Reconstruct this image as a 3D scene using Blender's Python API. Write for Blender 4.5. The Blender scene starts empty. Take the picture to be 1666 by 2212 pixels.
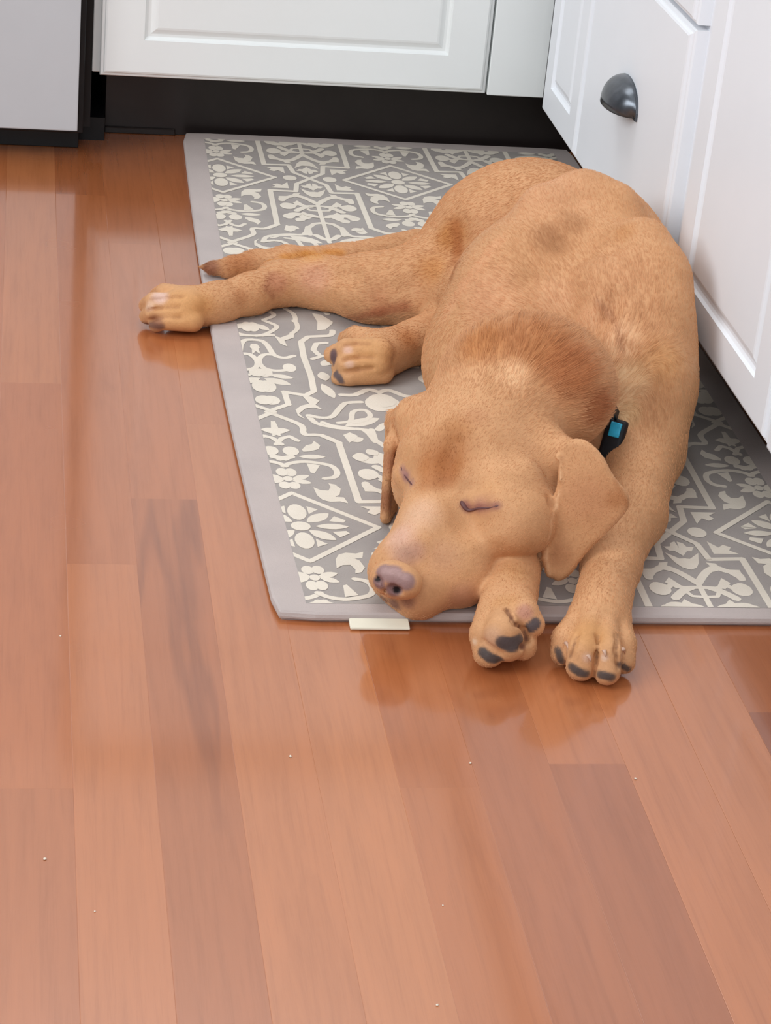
import bpy, bmesh, math, random
import numpy as np
from mathutils import Matrix, Vector, noise
from mathutils.geometry import tessellate_polygon
random.seed(7); rng = np.random.default_rng(7)
S = bpy.context.scene
C = S.collection
# ---------------- camera ----------------
cam = bpy.data.cameras.new('camera'); cam_o = bpy.data.objects.new('camera', cam); C.objects.link(cam_o)
cam.sensor_fit = 'VERTICAL'; cam.sensor_height = 36.0; cam.lens = 36.0 * 4925 / 2212; cam.clip_start = 0.05
R = [[0.9865671,-0.1373971,0.0883588],[-0.0169909,0.4516552,0.8920308],[-0.1624702,-0.8815495,0.4432537]]
M = Matrix(R).transposed().to_4x4(); M.translation = (0, 0, 0.887)
cam_o.matrix_world = M
S.camera = cam_o
# ---------------- world and lights ----------------
w = bpy.data.worlds.new('daylit_room'); S.world = w; w.use_nodes = True
bg = w.node_tree.nodes['Background']; bg.inputs[0].default_value = (0.93, 0.96, 1.0, 1); bg.inputs[1].default_value = 0.14
def area(name, loc, target, sx, sy, power, col):
    l = bpy.data.lights.new(name, 'AREA'); l.shape = 'RECTANGLE'; l.size = sx; l.size_y = sy; l.energy = power; l.color = col
    o = bpy.data.objects.new(name, l); C.objects.link(o); o.location = loc
    o.rotation_euler = (Vector(target) - Vector(loc)).to_track_quat('-Z', 'Y').to_euler(); return o
area('window_daylight', (-2.0, 0.7, 1.9), (0.5, 2.0, 0.0), 1.8, 1.4, 56, (0.93, 0.97, 1.0))
area('ceiling_light', (0.0, 1.1, 2.45), (0.1, 1.6, 0.0), 2.2, 2.2, 14, (0.95, 0.975, 1.0))
area('sink_window_daylight', (0.1, 2.95, 2.3), (0.42, 1.8, 0.0), 1.6, 0.8, 16, (0.95, 0.98, 1.0))
area('camera_side_fill', (-0.6, -1.5, 2.0), (0.3, 2.0, 0.3), 1.8, 1.6, 34, (0.93, 0.965, 1.0))  # added fill from behind the camera, brightens the upright cabinet fronts
S.view_settings.view_transform = 'Standard'; S.view_settings.look = 'None'; S.view_settings.gamma = 1.0
S.view_settings.use_curve_mapping = False; S.view_settings.exposure = 0.10
# ---------------- helpers ----------------
def lin(r, g, b):
    f = lambda c: (c / 255 / 12.92) if c / 255 <= 0.04045 else ((c / 255 + 0.055) / 1.055) ** 2.4
    return (f(r), f(g), f(b), 1)
class NT:
    def __init__(s, name):
        s.m = bpy.data.materials.new(name); s.m.use_nodes = True; s.t = s.m.node_tree; s.t.nodes.clear()
        s.out = s.n('ShaderNodeOutputMaterial'); s.b = s.n('ShaderNodeBsdfPrincipled'); s.l(s.b, 0, s.out, 0)
    def n(s, ty, **kw):
        x = s.t.nodes.new(ty)
        for k, v in kw.items():
            if k in ('ins',):
                for a, b in v.items(): x.inputs[a].default_value = b
            else: setattr(x, k, v)
        return x
    def l(s, a, i, b, j): s.t.links.new(a.outputs[i], b.inputs[j])
    def bump(s, src, i, strength, dist):
        x = s.n('ShaderNodeBump', ins={'Strength': strength, 'Distance': dist}); s.l(src, i, x, 'Height'); s.l(x, 0, s.b, 'Normal'); return x
    def noise(s, scale, detail=3, vec=None, rough=0.55, dist=0.0):
        x = s.n('ShaderNodeTexNoise', ins={'Scale': scale, 'Detail': detail, 'Roughness': rough, 'Distortion': dist})
        if vec: s.l(vec[0], vec[1], x, 'Vector')
        return x
    def coord(s, sc=(1, 1, 1)):
        a = s.n('ShaderNodeTexCoord'); b = s.n('ShaderNodeMapping'); b.inputs['Scale'].default_value = sc; s.l(a, 'Object', b, 'Vector'); return (b, 0)
    def ramp(s, src, i, stops):
        x = s.n('ShaderNodeValToRGB'); e = x.color_ramp.elements
        while len(e) < len(stops): e.new(0.5)
        for k, (p, c) in enumerate(stops): e[k].position = p; e[k].color = c
        s.l(src, i, x, 0); return x
    def mix(s, fac, a, b, mode='MIX'):
        x = s.n('ShaderNodeMix', data_type='RGBA', blend_type=mode)
        for sock, v in ((0, fac), (6, a), (7, b)):
            if isinstance(v, tuple) and hasattr(v[0], 'outputs'): s.t.links.new(v[0].outputs[v[1]], x.inputs[sock])
            else: x.inputs[sock].default_value = v
        return x
def plain(name, col, rough, spec=0.5, metal=0.0, var=0.04, nscale=30, bump=0.0):
    t = NT(name); nz = t.noise(nscale, 4, t.coord())
    a = tuple(c * (1 - var) for c in col[:3]) + (1,); b = tuple(min(1, c * (1 + var)) for c in col[:3]) + (1,)
    r = t.ramp(nz, 0, [(0.3, a), (0.7, b)]); t.l(r, 0, t.b, 'Base Color')
    t.b.inputs['Roughness'].default_value = rough; t.b.inputs['Specular IOR Level'].default_value = spec; t.b.inputs['Metallic'].default_value = metal
    if bump: t.bump(nz, 0, 0.3, bump)
    return t.m
def obj(name, bm, mat, parent=None, smooth=False, **props):
    me = bpy.data.meshes.new(name); bm.to_mesh(me); bm.free()
    for m in (mat if isinstance(mat, (list, tuple)) else [mat]): me.materials.append(m)
    if smooth:
        for p in me.polygons: p.use_smooth = True
    o = bpy.data.objects.new(name, me); C.objects.link(o)
    if parent: o.parent = parent; o.matrix_parent_inverse = parent.matrix_basis.inverted()
    for k, v in props.items(): o[k] = v
    return o
def thing(name, label, cat, loc, group=None):
    o = bpy.data.objects.new(name, None); C.objects.link(o); o.location = loc; o.empty_display_size = 0.05
    o['label'] = label; o['category'] = cat
    if group: o['group'] = group
    return o
def box(bm, x0, x1, y0, y1, z0, z1, bev=0.0, seg=2, mi=0):
    r = bmesh.ops.create_cube(bm, size=1.0, matrix=Matrix.Translation(((x0 + x1) / 2, (y0 + y1) / 2, (z0 + z1) / 2)) @ Matrix.Diagonal((x1 - x0, y1 - y0, z1 - z0, 1)))
    vs = r['verts']; fs = list({f for v in vs for f in v.link_faces})
    for f in fs: f.material_index = mi
    if bev:
        es = list({e for v in vs for e in v.link_edges})
        bmesh.ops.bevel(bm, geom=es, offset=bev, segments=seg, profile=0.6, affect='EDGES', clamp_overlap=True)
# ---------------- materials ----------------
M_white = plain('painted_white_back', lin(240, 243, 242), 0.42, 0.4, var=0.012, nscale=8)
M_white2 = plain('painted_white_right', lin(240, 243, 248), 0.42, 0.4, var=0.012, nscale=8)
M_kick = plain('black_toe_kick', lin(34, 28, 27), 0.32, 0.45, var=0.15, nscale=25)
M_kick2 = plain('black_toe_kick_right', lin(20, 20, 24), 0.5, 0.3, var=0.1)
M_black = plain('black_plastic', lin(15, 16, 19), 0.45, 0.4, var=0.2)
M_steel = plain('fingerprint_resistant_steel', lin(200, 204, 208), 0.5, 0.4, metal=0.10, var=0.03, nscale=6)
M_wall = plain('wall_paint', lin(228, 227, 224), 0.8, 0.2, var=0.02)
M_top = plain('stone_worktop', lin(196, 186, 174), 0.25, 0.5, var=0.15, nscale=90)
M_pewter = plain('dark_pewter', lin(96, 100, 106), 0.28, 0.5, metal=0.75, var=0.25, nscale=60)
MOTIF_SHAPES = [
 ('stroke', [(0.0, 63.5), (66.0, 0.0)], 5.5000),
 ('oval', [(0.0, 0.0)], 8.50, 8.50),
 ('oval', [(0.0, 26.5)], 8.20, 14.80),
 ('leaf', [(6.1, 7.6), (26.9, 25.3)], 13.0000),
 ('leaf', [(12.5, 0.0), (41.0, 0.0)], 10.5000),
 ('poly', [(9.4, 38.2), (18.7, 32.2), (14.9, 28.5), (9.8, 22.9)]),
 ('poly', [(30.8, 20.1), (40.1, 12.4), (37.5, 7.9), (25.5, 10.1)]),
 ('oval', [(0.0, 92.0)], 4.20, 5.20),
 ('oval', [(3.8, 105.3)], 5.28, 8.10),
 ('leaf', [(3.9, 91.3), (19.5, 99.7)], 8.5000),
 ('leaf', [(3.3, 90.0), (20.0, 83.7)], 9.0000),
 ('oval', [(4.2, 78.7)], 5.22, 7.16),
 ('stroke', [(-1.2, 117.7), (6.5, 124.5), (18.8, 128.0), (32.2, 125.1), (41.9, 119.7), (45.2, 108.1), (41.8, 97.4), (32.4, 93.7)], 5.6000),
 ('poly', [(20.2, 124.5), (31.8, 121.1), (24.6, 103.4), (21.4, 105.1)]),
 ('poly', [(20.2, 75.6), (25.9, 70.2), (32.5, 69.5), (35.5, 77.2), (34.3, 84.3), (39.9, 82.1), (43.9, 73.8), (41.2, 61.5), (37.0, 57.6), (44.3, 56.6), (46.6, 45.1), (40.0, 48.5), (31.6, 47.3), (25.3, 50.7), (21.4, 59.8)]),
 ('leaf', [(14.8, 138.1), (39.0, 138.8)], 9.5000),
 ('poly', [(19.4, 153.3), (24.3, 162.6), (29.9, 165.9), (32.5, 172.8), (37.0, 163.2), (34.8, 155.0), (26.4, 149.6), (20.2, 148.7)]),
 ('oval', [(9.1, 149.7)], 7.38, 9.62),
 ('stroke', [(-2.3, 132.3), (7.8, 137.3)], 8.0000),
 ('stroke', [(-2.5, 163.2), (4.1, 176.8), (11.5, 181.3), (18.0, 172.0)], 5.2000),
 ('poly', [(-3.9, 180.5), (0.4, 183.8), (7.0, 188.3), (14.2, 194.9), (8.1, 199.1), (2.1, 199.4), (2.8, 206.8), (1.1, 213.0), (-1.9, 214.9), (-3.5, 198.1)]),
 ('stroke', [(-3.3, 235.3), (11.4, 221.4), (25.3, 205.4), (25.6, 186.6), (40.4, 185.2), (55.3, 169.6)], 6.0000),
 ('stroke', [(107.6, 0.0), (89.8, 21.5), (86.4, 50.1), (56.1, 48.3)], 6.0000),
 ('stroke', [(40.9, 184.9), (54.5, 170.2), (56.1, 48.3)], 6.4000),
 ('poly', [(79.1, 39.7), (56.0, 39.5), (63.5, 33.1), (60.4, 27.1), (66.4, 22.8), (71.7, 27.7), (79.1, 16.4)]),
 ('oval', [(83.5, 0.0)], 8.50, 9.50),
 ('poly', [(106.6, 17.7), (101.8, 20.9), (100.2, 27.2), (93.8, 27.8), (97.8, 35.6), (101.9, 35.3), (107.6, 44.6), (108.6, 43.1)]),
 ('poly', [(108.7, 48.8), (102.9, 49.6), (92.7, 38.5), (97.0, 57.0), (101.2, 65.5), (106.8, 69.4), (109.8, 68.5)]),
 ('stroke', [(107.3, 93.2), (95.9, 74.6), (85.0, 65.1), (77.3, 70.5), (67.8, 75.8), (67.2, 85.0)], 7.5000),
 ('poly', [(90.8, 55.9), (82.9, 57.5), (78.6, 68.6), (93.1, 74.6), (87.8, 65.2)]),
 ('stroke', [(107.9, 100.5), (93.4, 102.0), (83.7, 96.3), (79.7, 101.6)], 5.5000),
 ('poly', [(84.6, 83.6), (79.0, 92.6), (86.6, 103.6), (92.9, 100.1)]),
 ('oval', [(72.3, 104.2)], 9.14, 10.82),
 ('stroke', [(92.6, 105.5), (86.4, 112.6), (81.2, 119.6)], 8.0000),
 ('stroke', [(107.6, 95.0), (107.6, 225.0)], 5.2000),
 ('leaf', [(106.3, 142.3), (86.4, 128.5)], 10.0000),
 ('leaf', [(86.4, 128.5), (66.5, 137.8)], 13.0000),
 ('poly', [(99.2, 137.7), (88.1, 121.0), (80.7, 135.6), (85.4, 153.3), (91.4, 148.3)]),
 ('stroke', [(107.4, 117.4), (96.7, 116.1), (93.1, 107.9), (100.5, 102.9)], 4.0000),
 ('stroke', [(108.7, 157.8), (96.9, 162.2), (88.5, 178.1), (88.6, 200.4)], 6.2000),
 ('stroke', [(88.4, 198.5), (70.9, 202.2), (52.3, 207.6), (45.5, 214.2)], 5.5000),
 ('oval', [(107.6, 268.0)], 13.50, 15.50),
 ('stroke', [(109.2, 217.2), (100.8, 210.9), (95.1, 201.1)], 7.5000),
 ('leaf', [(78.4, 180.8), (64.2, 175.5)], 13.0000),
 ('leaf', [(99.5, 227.1), (65.1, 207.1)], 16.0000),
 ('stroke', [(0.2, 411.8), (8.2, 409.8), (13.1, 397.1), (16.9, 374.2), (26.3, 367.2), (35.9, 373.0)], 5.8000),
 ('stroke', [(16.9, 374.2), (6.8, 373.5), (0.9, 357.8), (3.7, 340.5), (14.9, 333.9), (27.2, 337.2)], 5.8000),
 ('oval', [(28.7, 342.3)], 6.51, 10.49),
 ('poly', [(-2.2, 401.1), (3.2, 400.3), (5.0, 391.3), (1.2, 383.3), (-4.2, 374.0)]),
 ('oval', [(3.3, 328.2)], 7.92, 10.35),
 ('leaf', [(8.0, 323.6), (29.9, 316.4)], 10.0000),
 ('leaf', [(1.8, 314.6), (25.8, 300.4)], 13.0000),
 ('oval', [(3.0, 295.0)], 8.50, 14.50),
 ('oval', [(3.3, 262.3)], 8.49, 10.75),
 ('stroke', [(18.4, 252.7), (17.7, 283.2)], 5.8000),
 ('stroke', [(-3.3, 235.3), (18.6, 253.9)], 5.8000),
 ('stroke', [(17.2, 283.1), (45.7, 286.1), (46.9, 410.1), (76.7, 428.2), (81.5, 442.0)], 6.2000),
 ('oval', [(2.9, 446.1)], 6.22, 12.96),
 ('leaf', [(5.1, 454.9), (18.4, 437.1)], 10.0000),
 ('stroke', [(-20.9, 426.0), (-3.9, 422.0), (11.7, 425.9), (23.4, 440.1), (26.5, 451.2), (15.3, 463.9)], 5.2000),
 ('stroke', [(30.7, 478.5), (38.8, 480.6), (46.8, 463.6), (46.7, 444.3), (39.7, 430.9)], 5.0000),
 ('poly', [(21.8, 424.0), (27.4, 419.1), (42.3, 433.6), (40.9, 420.2), (30.8, 411.5), (32.2, 395.9), (25.8, 403.2)]),
 ('poly', [(33.3, 274.7), (41.8, 272.8), (48.5, 263.8), (43.6, 254.2), (49.0, 243.0), (40.8, 247.1), (32.9, 244.3), (25.9, 232.4), (30.2, 220.2), (24.4, 227.8), (23.5, 241.5), (29.8, 251.1), (38.0, 256.2)]),
 ('stroke', [(34.1, 229.5), (44.9, 224.4), (55.7, 227.3), (64.7, 246.2), (73.3, 260.7), (87.3, 263.8)], 5.8000),
 ('stroke', [(34.1, 229.5), (38.9, 212.8), (52.1, 204.6), (65.8, 200.9), (81.7, 199.5), (88.5, 173.5)], 5.8000),
 ('stroke', [(59.8, 214.0), (71.9, 219.2), (76.5, 240.0), (87.7, 245.2), (92.0, 234.0), (87.9, 224.6), (77.2, 216.1), (71.7, 218.0)], 5.2000),
 ('poly', [(60.8, 187.3), (67.6, 193.2), (74.2, 185.9), (70.3, 176.9), (64.2, 170.0)]),
 ('leaf', [(55.2, 304.7), (63.4, 270.6)], 11.0000),
 ('stroke', [(70.8, 279.4), (83.6, 280.1), (97.0, 292.9), (106.3, 288.7), (120.1, 275.3)], 6.8000),
 ('oval', [(103.3, 260.1)], 12.77, 17.58),
 ('poly', [(66.0, 441.3), (75.1, 444.7), (84.9, 463.8), (76.8, 474.8), (69.8, 472.7), (68.2, 459.1)]),
 ('stroke', [(71.4, 409.3), (61.3, 405.9), (56.9, 390.0), (60.6, 377.3)], 5.8000),
 ('stroke', [(53.3, 366.1), (64.4, 375.1)], 5.5000),
 ('leaf', [(60.4, 349.4), (72.3, 365.4)], 12.0000),
 ('leaf', [(60.0, 312.3), (58.6, 334.4)], 12.0000),
 ('leaf', [(62.5, 140.4), (78.0, 139.1)], 18.0000),
 ('leaf', [(78.7, 157.2), (85.5, 143.5)], 12.0000),
 ('leaf', [(63.1, 101.2), (79.6, 100.0)], 17.0000),
 ('poly', [(64.2, 84.1), (69.9, 85.3), (76.2, 75.1), (75.2, 68.5), (64.4, 69.0)]),
]
# ---------------- floor ----------------
def floor():
    bm = bmesh.new(); lay = bm.loops.layers.float_color.new('plank'); BW = 0.0572; X0 = 0.0463
    named = {   # board index -> joints (y) and tone of the stretch beyond each joint, as seen
        -2: [(-1.0, .5), (.30, .2), (1.9, .62)],
        -1: [(-1.0, .42), (.55, .50), (1.331, .60), (2.026, .72)],
        0: [(-1.0, .62), (.6, .66), (1.66, .58), (2.58, .35)],
        1: [(-1.0, .3), (.4, .40), (1.782, .60), (2.42, .46)],
        2: [(-1.0, .5), (.8, .70), (1.94, .66), (2.15, .5)],
        3: [(-1.0, .3), (.9, .74), (1.555, .60), (2.2, .5)],
        4: [(-1.0, .5), (.2, .62), (1.331, .55), (2.4, .4)],
        5: [(-1.0, .4), (.5, .42), (1.9, .3)],
        6: [(-1.0, .3), (.7, .30), (1.361, .64), (2.1, .5)],
        7: [(-1.0, .5), (.6, .68), (1.8, .44)],
        8: [(-1.0, .6), (.9, .70), (1.7, .6)]}
    for i in range(-38, 24):
        if i in named: js = named[i]
        else:
            js = []; y = -1.0 - random.random() * 0.5
            while y < 3.3: js.append((max(y, -1.0), random.random())); y += random.uniform(0.5, 1.1)
        js = js + [(3.42, 0)]
        for (y0, tone), (y1, _) in zip(js[:-1], js[1:]):
            if y1 - y0 < 0.01: continue
            g = 0.0; x0 = X0 + i * BW; off = random.random()
            a = [(x0 + g, y0 + g), (x0 + BW - g, y0 + g), (x0 + BW - g, y1 - g), (x0 + g, y1 - g)]
            b = 0.0003
            inn = [(x0 + g + b, y0 + 1e-5), (x0 + BW - g - b, y0 + 1e-5), (x0 + BW - g - b, y1 - 1e-5), (x0 + g + b, y1 - 1e-5)]
            vi = [bm.verts.new((p[0], p[1], 0)) for p in inn]; vo = [bm.verts.new((p[0], p[1], -0.00010)) for p in a]; vl = [bm.verts.new((p[0], p[1], -0.004)) for p in a]
            fs = [bm.faces.new(vi)]
            for k in range(4):
                k2 = (k + 1) % 4
                fs.append(bm.faces.new((vo[k], vo[k2], vi[k2], vi[k]))); fs.append(bm.faces.new((vl[k], vl[k2], vo[k2], vo[k])))
            for f in fs:
                for l in f.loops: l[lay] = (tone, off, 1.0 if (i == 2 - 1 and y1 < 1.8 and y0 > 0) else 0.0, 1)
    q = [bm.verts.new(p) for p in ((-2.2, -1.05, -0.003), (1.6, -1.05, -0.003), (1.6, 3.45, -0.003), (-2.2, 3.45, -0.003))]
    f = bm.faces.new(q)
    for l in f.loops: l[lay] = (0, 0, 0, 1)
    t = NT('varnished_red_oak_strips')
    at = t.n('ShaderNodeVertexColor', layer_name='plank'); sp = t.n('ShaderNodeSeparateColor'); t.l(at, 0, sp, 0)
    tc = t.n('ShaderNodeTexCoord'); cb = t.n('ShaderNodeCombineXYZ'); mu = t.n('ShaderNodeMath', operation='MULTIPLY'); mu.inputs[1].default_value = 37.0
    t.l(sp, 1, mu, 0); t.l(mu, 0, cb, 'Z'); ad = t.n('ShaderNodeVectorMath', operation='ADD'); t.l(tc, 'Object', ad, 0); t.l(cb, 0, ad, 1)
    mp = t.n('ShaderNodeMapping'); mp.inputs['Scale'].default_value = (14, 1.3, 1); t.l(ad, 0, mp, 'Vector')
    n1 = t.noise(4.0, 5, (mp, 0), 0.6, 0.6)
    mp2 = t.n('ShaderNodeMapping'); mp2.inputs['Scale'].default_value = (90, 3.0, 1); t.l(ad, 0, mp2, 'Vector')
    n2 = t.noise(3.0, 4, (mp2, 0), 0.7)
    base = t.ramp(sp, 0, [(0.0, lin(140, 78, 50)), (0.3, lin(160, 92, 54)), (0.6, lin(174, 102, 60)), (0.8, lin(188, 118, 74))])
    g1 = t.ramp(n1, 0, [(0.25, (0.88, 0.85, 0.82, 1)), (0.5, (1, 1, 1, 1)), (0.75, (1.07, 1.06, 1.04, 1))])
    m1 = t.mix(1.0, (base, 0), (g1, 0), 'MULTIPLY')
    g2 = t.ramp(n2, 0, [(0.3, (0.90, 0.88, 0.86, 1)), (0.5, (1, 1, 1, 1)), (0.8, (1.04, 1.04, 1.04, 1))])
    m2 = t.mix(1.0, (m1, 2), (g2, 0), 'MULTIPLY')
    # flame grain of the flat-sawn board
    mp3 = t.n('ShaderNodeMapping'); mp3.inputs['Scale'].default_value = (17, 1.4, 1); t.l(ad, 0, mp3, 'Vector')
    wv = t.n('ShaderNodeTexWave', wave_type='RINGS', ins={'Scale': 1.3, 'Distortion': 5.0, 'Detail': 2.0, 'Detail Scale': 1.2}); t.l(mp3, 0, wv, 'Vector')
    gr = t.ramp(wv, 0, [(0.0, (0.60, 0.52, 0.50, 1)), (0.12, (1, 1, 1, 1))])
    f3 = t.n('ShaderNodeMath', operation='MULTIPLY'); f3.inputs[1].default_value = 0.55; t.l(sp, 2, f3, 0)
    m3 = t.mix((f3, 0), (m2, 2), (m2, 2)); mm = t.mix(1.0, (m2, 2), (gr, 0), 'MULTIPLY'); t.t.links.new(mm.outputs[2], m3.inputs[7])
    t.l(m3, 2, t.b, 'Base Color')
    n4 = t.noise(9.0, 3, t.coord()); rr = t.n('ShaderNodeMapRange', ins={'To Min': 0.22, 'To Max': 0.30}); t.l(n4, 0, rr, 0); t.l(rr, 0, t.b, 'Roughness')
    t.b.inputs['Specular IOR Level'].default_value = 0.5; t.b.inputs['Coat Weight'].default_value = 0.85; t.b.inputs['Coat Roughness'].default_value = 0.09; t.b.inputs['Coat IOR'].default_value = 1.6
    n5 = t.noise(5.0, 2, t.coord((1, .5, 1))); t.bump(n5, 0, 0.15, 0.002)
    obj('floor', bm, t.m, kind='structure')
floor()
for nm, b in (('wall_back', (-2.2, 1.6, 3.34, 3.42, -0.01, 2.5)), ('wall_right', (1.26, 1.34, -1.0, 3.34, -0.01, 2.5))):
    bm = bmesh.new(); box(bm, *b); obj(nm, bm, M_wall, kind='structure')
# ---------------- cabinets ----------------
def panel_front(name, mat, parent, ax, f0, u0, u1, z0, z1, mu, ml, mh, th=0.018, panel=True):
    """A door or drawer front. ax 'y': face looks to -y at y=f0; ax 'x': face looks to -x at x=f0."""
    bm = bmesh.new()
    def ring(i, d):
        return [(u0 + i[0], z0 + i[1], d), (u1 - i[0], z0 + i[1], d), (u1 - i[0], z1 - i[2], d), (u0 + i[0], z1 - i[2], d)]
    rings = [ring((0, 0, 0), th), ring((0, 0, 0), 0.006), ring((0.0012, 0.0012, 0.0012), 0.0042), ring((0.004, 0.004, 0.004), 0.0036), ring((0.0052, 0.0052, 0.0052), 0.0010), ring((0.0075, 0.0075, 0.0075), 0)]
    if panel:
        rings += [ring((mu, ml, mh), 0), ring((mu + 0.0016, ml + 0.0016, mh + 0.0016), 0.0032), ring((mu + 0.004, ml + 0.004, mh + 0.004), 0.0050), ring((mu + 0.0075, ml + 0.0075, mh + 0.0075), 0.0046),
                  ring((mu + 0.0135, ml + 0.0135, mh + 0.0135), 0.0012), ring((mu + 0.016, ml + 0.016, mh + 0.016), 0.0006)]
    V = []
    for rg in rings:
        V.append([bm.verts.new((u, f0 + d, z) if ax == 'y' else (f0 + d, u, z)) for u, z, d in rg])
    for a, b in zip(V[:-1], V[1:]):
        for k in range(4): bm.faces.new((a[k], a[(k + 1) % 4], b[(k + 1) % 4], b[k]))
    bm.faces.new(V[-1]); bm.faces.new(V[0][::-1]); bmesh.ops.recalc_face_normals(bm, faces=bm.faces)
    return obj(name, bm, mat, parent)
FY = 2.73; FX = 0.6355
t = thing('base_cabinet', 'white base cabinet with raised-panel door along the back, right of the steel appliance', 'cabinet', (0.37, 3.03, 0))
bm = bmesh.new(); box(bm, 0.0895, 0.662, FY + 0.018, 3.33, 0.1005, 0.87, 0.001, 1); obj('cabinet_body', bm, M_white, t)
panel_front('door', M_white, t, 'y', FY, 0.0985, 0.5775, 0.1005, 0.70, 0.052, 0.047, 0.05)
panel_front('drawer_front', M_white, t, 'y', FY, 0.0985, 0.5775, 0.706, 0.862, 0, 0, 0, panel=False)
bm = bmesh.new(); box(bm, 0.580, 0.6525, FY + 0.004, FY + 0.0175, 0.0985, 0.87, 0.001, 1); obj('filler_strip', bm, M_white, t)
bm = bmesh.new(); box(bm, 0.1100, 0.728, 2.828, 2.846, 0, 0.0995, 0.0008, 1); box(bm, 0.1100, 0.20, 2.8245, 2.828, 0, 0.008, 0.001, 1); obj('toe_kick', bm, M_kick, t)
def right_cab(label, y0, y1, z_body0, fronts, first=False):
    t = thing('base_cabinet', label, 'cabinet', (0.95, (y0 + y1) / 2, 0))
    bm = bmesh.new(); box(bm, FX + 0.018, 1.25, y0, y1, 0.0985, 0.87, 0.001, 1); obj('cabinet_body', bm, M_white2, t)
    bm = bmesh.new(); box(bm, 0.7305, 0.748, y0 + 0.0003, y1 - (0.0003), 0, 0.098); obj('toe_kick', bm, M_kick2, t)
    for fr in fronts:
        p = panel_front(fr[0], M_white2, t, 'x', FX, *fr[1:5], *fr[5:8], panel=fr[8])
        if fr[0] == 'drawer_front' and fr[3] < 0.4: cup_pull(p, (fr[1] + fr[2]) / 2, (fr[3] + fr[4]) / 2 + 0.005)
    return t
def cup_pull(parent, y, z):
    bm = bmesh.new(); n = 20; m = 9; w = 0.046; h = 0.030; dp = 0.024; V = []
    for j in range(m + 1):
        b = math.pi / 2 * j / m     # from the rim against the drawer (top) out and down to the lip
        row = []
        for i in range(n + 1):
            a = math.pi * i / n
            yy = y - w * math.cos(a) * (1 - 0.10 * math.sin(b)); up = math.sin(a)
            row.append(bm.verts.new((FX - 0.0005 - dp * math.sin(b) * up ** 0.8, yy, z - 0.010 + h * up ** 0.75 * math.cos(b) ** 0.85)))
        V.append(row)
    for a, b in zip(V[:-1], V[1:]):
        for i in range(n): bm.faces.new((a[i], a[i + 1], b[i + 1], b[i]))
    bmesh.ops.remove_doubles(bm, verts=bm.verts, dist=1e-5); bmesh.ops.recalc_face_normals(bm, faces=bm.faces)
    o = obj('cup_pull', bm, M_pewter, parent, True, label='dark pewter cup pull')
    md = o.modifiers.new('thickness', 'SOLIDIFY'); md.thickness = 0.0022; md.offset = 1
    bm = bmesh.new()
    nn = 20; ring = []
    for i in range(nn + 1):
        a = math.pi * i / nn; ring.append((y - (w + 0.003) * math.cos(a), z - 0.012 + (h + 0.004) * math.sin(a) ** 0.75))
    v0 = [bm.verts.new((FX + 0.0, *p)) for p in ring]; v1 = [bm.verts.new((FX - 0.0025, *p)) for p in ring]
    bm.faces.new(v0); bm.faces.new(v1[::-1])
    for i in range(nn + 1): bm.faces.new((v0[i], v0[(i + 1) % (nn + 1)], v1[(i + 1) % (nn + 1)], v1[i]))
    bmesh.ops.recalc_face_normals(bm, faces=bm.faces); obj('backplate', bm, M_pewter, o)
right_cab('narrow white corner cabinet with a slim raised panel, left of the cup pull', 2.4785, 2.686, 0, [('door', 2.4825, 2.6700, 0.1005, 0.862, 0.040, 0.040, 0.04, True)])
right_cab('white drawer cabinet with flat fronts and a dark cup pull behind the dog', 2.060, 2.478, 0,
          [('drawer_front', 2.090, 2.4755, 0.1005, 0.3575, 0, 0, 0, False), ('drawer_front', 2.090, 2.4755, 0.3625, 0.62, 0, 0, 0, False), ('drawer_front', 2.090, 2.4755, 0.625, 0.862, 0, 0, 0, False)])
right_cab('white cabinet with broad raised-panel door at the right, beside the dog', 1.703, 2.0595, 0, [('door', 1.7065, 2.0350, 0.1005, 0.862, 0.047, 0.041, 0.05, True)])
right_cab('white cabinet nearest the camera, its edge just showing at the right', 1.20, 1.7025, 0, [('door', 1.21, 1.7015, 0.097, 0.862, 0.05, 0.041, 0.05, True)])
bm = bmesh.new(); box(bm, 0.075, 1.255, 2.70, 3.335, 0.8702, 0.905, 0.003); box(bm, 0.61, 1.255, 1.19, 2.70, 0.8702, 0.905, 0.003)
obj('worktop', bm, M_top, label='beige stone worktop resting on the white base cabinets', category='worktop')
t = thing('dishwasher', 'grey stainless steel dishwasher with black base in the upper left corner', 'appliance', (-0.22, 3.0, 0))
bm = bmesh.new(); box(bm, -0.52, 0.0727, 2.70, 2.722, 0.0392, 0.86, 0.0015, 2); obj('door', bm, M_steel, t, label='grey brushed steel door')
bm = bmesh.new(); box(bm, -0.52, 0.0800, 2.7225, 3.32, 0.03, 0.865, 0.001, 1); box(bm, 0.0801, 0.0892, 2.752, 3.32, 0.0297, 0.865); obj('cabinet_body', bm, M_black, t)
bm = bmesh.new(); box(bm, -0.51, 0.0760, 2.757, 2.79, 0.0, 0.0295, 0.001, 1); box(bm, 0.0735, 0.1090, 2.792, 3.3, 0.0, 0.0295); obj('base', bm, M_black, t)
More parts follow.
